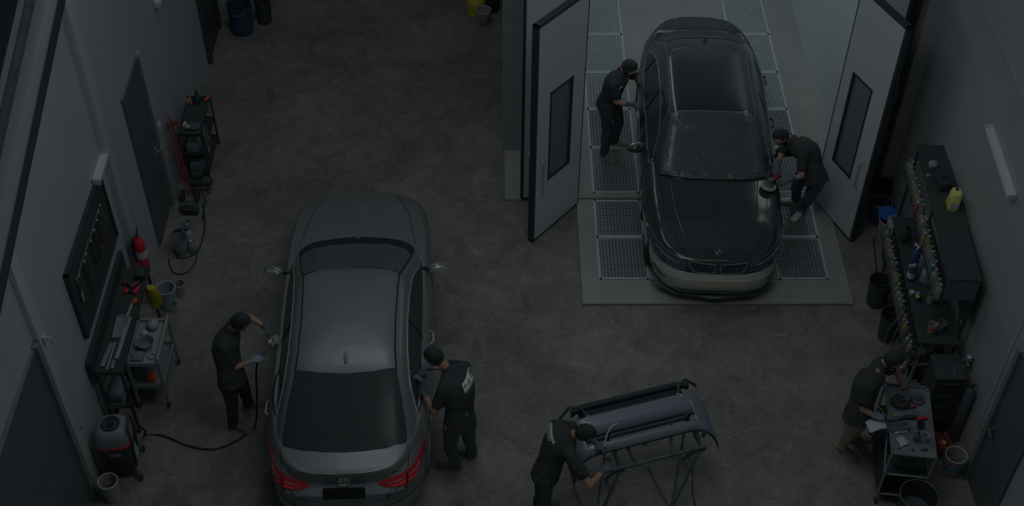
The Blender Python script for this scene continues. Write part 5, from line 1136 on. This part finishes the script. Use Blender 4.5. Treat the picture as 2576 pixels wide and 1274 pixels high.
# small printed rolls below, near the worker's head
for i in range(4):
    p = RK @ V((-.20+.03*i, -.05+.02*i, .45+.07*i)); bottle('hanging_bottle', p, .03, .18, ('bot_red', 'bot_white', 'bot_blue', 'bot_frost')[i], '%s bottle hanging at the near lower corner of the rack' % ('red', 'off-white', 'light blue', 'pale grey')[i], 'bottle', None)
ZM = 1.101
bottle('spray_bottle', (4.89, 10.76, ZM), .045, .26, 'midblue', 'blue spray bottle with white head on the middle rack shelf', 'spray bottle', cap='white', trig=True, rz=R(120))
bottle('spray_bottle', (4.78, 10.48, ZM), .048, .25, 'darkblue', 'dark blue bottle with white label on the middle rack shelf', 'spray bottle', cap='white', band='white', trig=True, rz=R(200))
b = MB(); b.lathe([(.07, 0), (.072, .01), (.072, .14), (.064, .15), (.001, .152)]); o = b.build('paint_tin', 'clearp'); o.location = (4.96, 10.46, ZM); tag(o, 'pale round lidded tin on the middle rack shelf', 'tin')
b = MB(); b.lathe([(.055, 0), (.06, .005), (.06, .16), (.05, .17), (.045, .17), (.045, .12), (.001, .12)]); o = b.build('paint_tin', 'greysteel'); o.location = (4.98, 10.70, ZM); tag(o, 'open grey tin behind the pale lidded tin', 'tin')
spraycan((4.83, 10.25, ZM), 'lightblue', 'yellow', 'blue and yellow spray can lying tilted on the middle rack shelf', rot=(R(55), 0, R(-25)))
b = MB(); b.lathe([(.028, 0), (.03, .004), (.03, .05), (.001, .052)], n=8); o = b.build('octagonal_pot', 'white'); o.location = (4.745, 10.24, ZM); tag(o, 'white octagonal cap at the front edge of the middle shelf', 'cap')
cup('plastic_cup', (4.93, 10.12, ZM), .045, .035, .12, 'clearp', 'clear plastic cup near the middle of the middle rack shelf')
bottle('clear_bottle', (4.99, 10.20, ZM), .04, .24, 'clearp', 'clear bottle at the back of the middle rack shelf', cap='greyplastic')
cup('mixing_cup', (4.84, 9.68, ZM), .048, .038, .12, 'offwhite', 'white mixing cup with orange print on the near end of the middle shelf', band='orange')
cup('mixing_cup', (4.95, 9.71, ZM), .044, .036, .12, 'greyplastic', 'grey mixing cup beside the cup with orange print')
bottle('dark_bottle', (4.84, 11.12, ZM), .06, .26, 'blackrub', 'black canister at the far end of the middle rack shelf', 'canister', cap='blackrub')
bottle('dark_bottle', (5.0, 11.0, ZM), .055, .24, 'black', 'black bottle behind the far canister on the middle shelf', 'bottle', cap='blackrub')
for i, (x, y, z, m, lb) in enumerate(((.10, .18, .642, 'clearp', 'frosted tub on the near end of the lower rack shelf'), (.02, .12, .272, 'blackrub', 'black tub on the bottom rack shelf'), (.22, .12, .642, 'brown', 'brown tub at the back of the lower rack shelf'))):
    p = RK @ V((x, y, z)); bucket('storage_tub', p, .07, .055, .12, m, lb, cat='tub')
# top of the rack
p = thing('yellow_jug', 'pale yellow jug with blue cap mark standing on top of the rack', 'jug', (5.09, 10.70, 2.051), R(-8))
b = MB(); b.rings([sq(.058, .075, 0, p=3.5), sq(.062, .08, .02, p=3.5), sq(.062, .08, .20, p=3.5), sq(.052, .07, .235, p=3), sq(.03, .045, .245, p=2.4)]); b.build('jug_body', 'paleyellow', p)
b = MB(); b.cyl((0, .02, .24), (0, .02, .262), .018); b.build('cap', 'darkblue', p); MB().box((0, -.0805, .09), (.08, .003, .08)).build('label_patch', 'white', p, smooth=False); b = MB(); b.tube([(-.062, -.03, .05), (-.085, -.03, .08), (-.085, -.03, .16), (-.062, -.03, .19)], .01); b.build('handle', 'paleyellow', p)
b = MB(); b.box((0,0,.06), (.14,.26,.12), bevel=.02); b.cyl((0,.0,.12), (0,0,.16), .05); o = b.build('grinder_case', 'blackrub'); o.location = (5.06, 11.08, 2.051); tag(o, 'black tool case on top of the rack beyond the yellow jug', 'case')
b = MB(); b.lathe([(.05, 0), (.055, .01), (.055, .05), (.03, .08), (.001, .085)]); b.bar((.0, 0, .05), (-.06, -.08, .05), .02, .03); o = b.build('orbital_sander', 'greysteel'); o.location = (5.03, 11.38, 2.051); tag(o, 'pale grey orbital sander on the far end of the rack top', 'sander')
o = MB().box((0,0,.02), (.04,.05,.04), bevel=.01).build('masking_tape', 'greysteel'); o.location = (4.93, 11.20, 2.051); tag(o, 'small grey block on the rack top near its front edge', 'block')
for i, y in enumerate((10.0, 9.76, 9.62)):
    hose([(4.60, y, 1.02), (4.50, y-.02, .80), (4.49, y-.04, .60), (4.54, y-.08, .56), (4.58, y-.04, .75), (4.62, y, 1.0)], .010, 'dullsteel', ('farthest', 'middle', 'nearest')[i]+' of the three grey hose loops hanging at the near end of the rack', 'hose_loop', 'hose', 6)
# ---------------------------------------------------------------- dark cabinet trolley by the wall
cb = thing('tool_cabinet', 'black steel tool cabinet on castors against the right wall behind the trolley table', 'cabinet', (4.96, 9.25, 0))
MB().b2((-.155, -.17, .10), (.155, .17, .97)).build('body', 'blackrub', cb, smooth=False); b = MB(); b.box((0, 0, .985), (.33, .36, .03), bevel=.006); b.build('top_panel', 'black', cb)
for k in range(4): 
    dr = MB().b2((-.145, -.178, .16+k*.20), (.145, -.17, .34+k*.20)).build('drawer', 'blackrub', cb, smooth=False); MB().b2((-.10, -.19, .30+k*.20), (.10, -.178, .315+k*.20)).build('drawer_handle', 'black', dr, smooth=False)
for sx in (-1, 1):
    for sy in (-1, 1): caster(cb, (sx*.12, sy*.13, 0), .04)
b = MB(); b.bar((0,-.10,0), (.03,.06,0), .02, .01); o = b.build('putty_knife', 'dullsteel'); o.location = (4.99, 9.20, 1.006); tag(o, 'grey putty knife lying on the black cabinet top', 'putty knife')
ac = thing('gas_cylinder', 'slim grey cylinder with valve between the black cabinet and the right wall', 'gas cylinder', (5.175, 9.00, 0))
b = MB(); b.lathe([(.05, 0), (.055, .01), (.055, .86), (.03, .93), (.015, .95)]); b.build('cylinder', 'dullsteel', ac); b = MB(); b.cyl((0,0,.95), (0,0,1.0), .016); b.cyl((-.05,0,.985), (.04,0,.985), .014); b.build('valve', 'black', ac)
hk = thing('spray_gun', 'dark spray gun hanging on the right wall beside the black cabinet', 'spray gun', (5.20, 9.38, .98))
b = MB(); b.capsule((0,0,0), (0,-.09,-.02), .022, .02); b.capsule((0,-.01,0), (0,.02,-.10), .016, .014); b.build('gun_body', 'dullsteel', hk); b = MB(); b.lathe([(.02,0),(.035,.02),(.035,.08),(.02,.09)], (0,-.05,.02)); b.build('paint_cup', 'steel', hk)
rb = thing('red_toolbox', 'dark red toolbox on the floor between the cabinet and the white bucket', 'toolbox', (5.02, 8.86, 0), R(10))
b = MB(); b.box((0,0,.09), (.16,.24,.18), bevel=.02); b.build('box_body', 'darkred', rb); b = MB(); b.tube([(0,-.08,.18), (0,-.08,.22), (0,.08,.22), (0,.08,.18)], .01); b.build('handle', 'blackrub', rb); b = MB(); b.cyl((-.02,-.04,.181), (-.02,-.04,.19), .03); b.build('yellow_sticker', 'yellow', rb)
wbk = bucket('plastic_bucket', (5.045, 8.55, 0), .115, .09, .32, 'offwhite', 'white plastic bucket with green band by the right wall door', rim='white', handle='steel')
b = MB(); b.lathe([(.1005, .12), (.1025, .14), (.1060, .18), (.1050, .18), (.1015, .14)], n=32, cap=False); b.build('green_band', 'teal', wbk)
hose([(4.99, 8.72, .02), (4.97, 8.66, .18), (4.95, 8.62, .33), (4.98, 8.58, .34)], .007, 'greyplastic', 'thin grey stick leaning behind the white bucket by the right wall', 'stick', 'stick', 5)
# ---------------------------------------------------------------- steel trolley table
TA = R(-7.7)
tt = thing('trolley_table', 'steel trolley table with dark lower shelves in front of the bending worker', 'trolley table', (4.12, 8.15, 0), TA)
W_, L_ = .47, .96
b = MB(); b.b2((0, 0, .87), (W_, L_, .885)).b2((0, 0, .87), (.02, L_, .91)).b2((W_-.02, 0, .87), (W_, L_, .91)).b2((0, 0, .87), (W_, .02, .90)).b2((0, L_-.02, .87), (W_, L_, .91)); b.build('table_top', 'tablesteel', tt, smooth=False)
for z in (.50, .13): MB().b2((.01, .01, z), (W_-.01, L_-.01, z+.02)).build('lower_shelf', 'blackrub', tt, smooth=False)
for x, y in ((.01, .01), (W_-.01, .01), (.01, L_-.01), (W_-.01, L_-.01)):
    b = MB(); b.tube([(x, y, .07), (x, y, .89)], .016); b.build('leg', 'greysteel', tt); caster(tt, (x, y, 0), .035)
b = MB(); b.tube([(.01, .01, .53), (W_-.01, .01, .53)], .013); b.tube([(.01, .01, .16), (W_-.01, .01, .16)], .013); b.build('end_rail', 'greysteel', tt)
b = MB(); b.tube([(.01, .01, .50), (.01, .5, .86), (.01, L_-.01, .50)], .010); b.build('side_brace', 'greysteel', tt)
MB().b2((-.004, .03, .15), (.006, L_-.03, .50)).build('side_panel', 'blackrub', tt, smooth=False)
ZT = .887
b = MB(); b.lathe([(.10, 0), (.105, .02), (.09, .05), (.05, .06), (.04, .09), (.001, .095)]); o = b.build('round_sander', 'blackrub'); o.location = (4.36, 8.83, ZT); tag(o, 'large black round sander under the hand on the trolley table', 'sander')
b = MB(); b.lathe([(.075, 0), (.078, .01), (.07, .03), (.045, .035), (.042, .06), (.03, .065), (.028, .09), (.001, .092)]); o = b.build('stepped_sander', 'dullsteel'); o.location = (4.56, 8.87, ZT); tag(o, 'small stepped round tool at the far right of the trolley table', 'sander')
b = MB(); b.capsule((0,0,.025), (.12,.0,.025), .024, .02); b.capsule((.0,0,.025), (-.05,-.03,.02), .018, .014); o = b.build('air_ratchet', 'blackrub'); o.location = (4.36, 8.62, ZT); tag(o, 'black air ratchet in the middle of the trolley table', 'air tool')
b = MB(); b.capsule((0,0,.025), (.13,.02,.025), .02, .018); o = b.build('hand_grinder', 'dullsteel'); o.location = (4.16, 8.56, ZT+.04); tag(o, 'dark hand grinder between the left glove and the black ratchet', 'grinder')
b = MB(); b.capsule((-.04,0,.02), (.05,.01,.02), .02, .018); o = b.build('tool_grip', 'red'); o.location = (4.54, 8.60, ZT); tag(o, 'small red grip right of the air ratchet', 'tool grip')
b = MB(); b.capsule((-.03,0,.016), (.03,.01,.016), .016, .014); o = b.build('tool_grip', 'darkred'); o.location = (4.48, 8.76, ZT); tag(o, 'dark red grip beside the large black sander', 'tool grip')
b = MB(); b.cyl((0,0,0), (0,0,.02), .014); o = b.build('brass_nut', 'yellow'); o.location = (4.27, 8.66, ZT); tag(o, 'tiny yellow fitting left of the air ratchet', 'fitting')
o = MB().b2((-.09,-.07,0), (.09,.07,.035)).build('sanding_block', 'dullsteel', smooth=False); o.location = (4.23, 8.50, ZT); tag(o, 'dark rectangular sanding block at the left edge of the table', 'sanding block')
cup('plastic_cup', (4.50, 8.32, ZT), .04, .032, .11, 'clearp', 'frosted cup with dark rim on the near half of the trolley table')
cup('plastic_cup', (4.33, 8.48, ZT), .042, .034, .09, 'greysteel', 'grey cup in the centre of the trolley table')
bottle('spray_bottle', (4.42, 8.33, ZT), .035, .15, 'dullsteel', 'short dark bottle left of the frosted cup', cap='blackrub')
cloth('paper_wipe', (4.27, 8.31, ZT+.03), .05, .06, .02, 'paper', 'crumpled pale paper wipe on the near left of the trolley table', (0,0,R(20)), 7, 'paper wipe')
cloth('paper_wipe', (4.28, 8.44, ZT+.015), .07, .02, .008, 'whitecloth', 'thin white strip of paper below the sanding block', (0,0,R(5)), 9, 'paper strip')
cup('mixing_cup', (4.50, 8.50, ZT), .038, .03, .07, 'blackrub', 'small black cup on the right half of the table')
for i, (x, y) in enumerate(((4.22, 8.22), (4.36, 8.20), (4.46, 8.20), (4.50, 8.205))):
    b = MB(); b.cyl((0,0,0), (0,0,.012), .009+.003*i); o = b.build('steel_nut', 'blackrub'); o.location = (x, y, ZT); tag(o, ('leftmost', 'second', 'third', 'rightmost')[i]+' of the dark nuts along the near edge of the trolley table', 'nut')
o = MB().b2((-.16,-.10,0), (.16,.10,.10)).build('storage_tray', 'dullsteel', smooth=False); o.location = (4.40, 8.32, .522); o.rotation_euler = (0,0,TA); tag(o, 'dark flat tray on the upper shelf of the trolley table', 'tray')
wbn = bucket('waste_bin', (4.45, 7.90, 0), .20, .16, .50, 'blackrub', 'large black waste bin at the bottom edge in front of the trolley table', cat='bin', rim='dullsteel', content='dullsteel')
# ---------------------------------------------------------------- bumper on its stand
BA = R(16.8); BC = V((1.50, 8.36, 0))
bp = thing('car_bumper', 'loose blue-grey car bumper lying on a metal stand', 'bumper', BC, BA)
def strip(name, prof, m, s0, s1, parent, n=40, thick=.008, wing=True):
    bm = bmesh.new(); g = []
    for i in range(n+1):
        s = s0+(s1-s0)*i/n; row = []; a = abs(s); k = max(0., a-.52)/.42; k = min(k, 1.2); sg = 1 if s > 0 else -1
        for (y, z) in prof:
            ang = k*math.pi*.5; x = (min(a, .52) + .30*math.sin(min(ang, 1.65)))*sg if a > .52 else s
            dz = -.30*(1-math.cos(ang)) if k > 0 else 0; dy = -.14*(1-math.cos(ang)) if k > 0 else 0
            bowy = -.10*(s/.8)**2*0
            row.append(bm.verts.new((x, y+dy+bowy, z+dz)))
        g.append(row)
    for i in range(n):
        for j in range(len(prof)-1): bm.faces.new((g[i][j], g[i+1][j], g[i+1][j+1], g[i][j+1]))
    b = MB(); b.bm.free(); b.bm = bm; o = b.build(name, m, parent, angle=40); md = o.modifiers.new('t', 'SOLIDIFY'); md.thickness = thick; md.offset = 0
    return o
strip('lower_bar', [(-.11, .965), (-.115, .985), (-.10, 1.01), (-.07, 1.025), (-.045, 1.035), (-.035, 1.025)], 'bumper', -.93, .93, bp)
strip('lower_edge', [(-.12, .955), (-.122, .975), (-.112, .985)], 'bumperdark', -.90, .90, bp, thick=.014)
strip('main_band', [(.07, 1.03), (.075, 1.055), (.10, 1.09), (.17, 1.12), (.25, 1.135), (.265, 1.12)], 'bumper', -.93, .80, bp)
strip('band_lower_edge', [(.062, 1.01), (.066, 1.04), (.078, 1.05)], 'bumperdark', -.60, .60, bp, thick=.012)
strip('side_wing', [(-.11, .965), (-.10, 1.01), (-.01, 1.05), (.07, 1.07), (.10, 1.09), (.17, 1.12), (.22, 1.125)], 'bumper', .60, .95, bp, 14)
strip('side_wing', [(-.11, .965), (-.10, 1.01), (-.01, 1.05), (.07, 1.07), (.10, 1.09), (.17, 1.12), (.22, 1.125)], 'bumper', -.95, -.60, bp, 14)
strip('recess_strip', [(.265, 1.12), (.27, 1.07), (.34, 1.06), (.36, 1.10)], 'bumperdark', -.58, .58, bp)
strip('upper_lip', [(.36, 1.10), (.355, 1.16), (.37, 1.18), (.40, 1.16)], 'bumperdark', -.66, .66, bp, thick=.012)
for sg in (-1, 1):
    b = MB(); b.tube([(sg*.52, .28, 1.13), (sg*.56, .36, 1.17), (sg*.66, .42, 1.14), (sg*.78, .38, 1.04)], .018); b.build('end_bracket', 'bumperdark', bp)
    b = MB(); b.tube([(sg*.50, .27, 1.14), (sg*.53, .24, 1.14), (sg*.54, .20, 1.13)], .008); b.build('clip', 'steel', bp)
b = MB(); b.tube([(.50, .03, 1.05), (.57, .04, 1.07), (.62, .03, 1.04)], .012); b.build('lamp_opening_edge', 'bumperdark', bp)
b = MB(); b.box((.66, -.16, .90), (.04, .02, .08)); b.build('mount_tab', 'bumperdark', bp); b = MB(); b.box((0, -.13, .95), (.03, .02, .03)); b.build('mount_tab', 'bumperdark', bp)
sn = thing('work_stand', 'dark metal folding stand with crossed legs carrying the loose bumper', 'stand', BC, BA)
def bar(nm, a, c2, wd=.028, m='dullsteel'): 
    b = MB(); b.bar(a, c2, wd); b.build(nm, m, sn)
bar('long_rail', (-.80, -.22, .76), (.68, -.22, .76), .03); bar('long_rail', (-.62, .18, .78), (.62, .18, .78), .03)
for x0, x1 in ((-.30, -.62), (.62, .27)):
    bar('leg', (x0, -.22, .74), (x1, -.42, .02)); bar('leg', (x0, .18, .76), (x1+.02, -.38, .04)); bar('leg', (x0+.02, -.20, .74), (x0+.02, .16, .02))
    bar('foot_bar', (x1, -.46, .016), (x1-.02, .18, .016), .03); bar('cross_bar', (x0, -.24, .765), (x0, .20, .775))
    bar('upright', (x0, -.20, .76), (x0-.04, -.04, 1.02), .03); bar('upright', (x0, .16, .78), (x0-.02, .10, 1.04), .03)
    b = MB(); b.ell((x0+.02, -.225, .735), (.035, .03, .03)); b.build('knob', 'blackrub', sn)
bar('upright', (.28, -.22, .76), (.34, .0, 1.02), .028); bar('upright', (-.12, -.22, .76), (-.22, -.02, 1.02), .028)
hose([(1.98, 8.45, .60), (2.10, 8.36, .40), (2.12, 8.20, .12), (2.16, 8.06, .012), (2.20, 7.7, .012), (2.18, 7.2, .012)], .006, 'blackrub', 'thin black cord trailing from the stand down to the floor at the bottom', 'cord', 'cord')
hose([(1.10, 8.12, 1.06), (1.12, 8.20, 1.14), (1.17, 8.28, 1.19), (1.24, 8.33, 1.18)], .008, 'white', 'curved white air line held over the loose bumper', 'air_line', 'air line')
b = MB(); b.capsule((1.10, 8.02, 1.0), (1.15, 8.00, 1.01), .022, .02); o = b.build('hand_sander', 'blackrub'); tag(o, 'small black hand tool in the gloves of the person at the bumper', 'hand tool')
# ---------------------------------------------------------------- separate loose islands of named thin parts into parts of their own
def split_loose(o):
    bm = bmesh.new(); bm.from_mesh(o.data); bm.verts.ensure_lookup_table(); seen = {}; k = 0
    for v in bm.verts:
        if v in seen: continue
        st_ = [v]; seen[v] = k
        while st_:
            q = st_.pop()
            for e in q.link_edges:
                w2 = e.other_vert(q)
                if w2 not in seen: seen[w2] = k; st_.append(w2)
        k += 1
    if k < 2: bm.free(); return
    idx = {v.index: s for v, s in seen.items()}; bm.free(); m = o.data.materials[0]
    for s in range(k):
        b2_ = bmesh.new(); b2_.from_mesh(o.data); b2_.verts.ensure_lookup_table()
        bmesh.ops.delete(b2_, geom=[v for v in b2_.verts if idx[v.index] != s], context='VERTS')
        me = bpy.data.meshes.new(o.name.split('.')[0]); b2_.to_mesh(me); b2_.free(); me.materials.append(m)
        if s == 0: keep = me
        else:
            c = bpy.data.objects.new(o.name.split('.')[0], me); COL.objects.link(c); c.parent = o.parent
    o.data = keep
for o in list(S.objects):
    if o.type == 'MESH' and o.name.split('.')[0] in ('panel_gap', 'window_pillar', 'plate_light', 'side_rail', 'long_rail', 'end_rail', 'upper_rail', 'lower_rail', 'brace', 'end_brace', 'window_trim', 'bumper_crease'): split_loose(o)
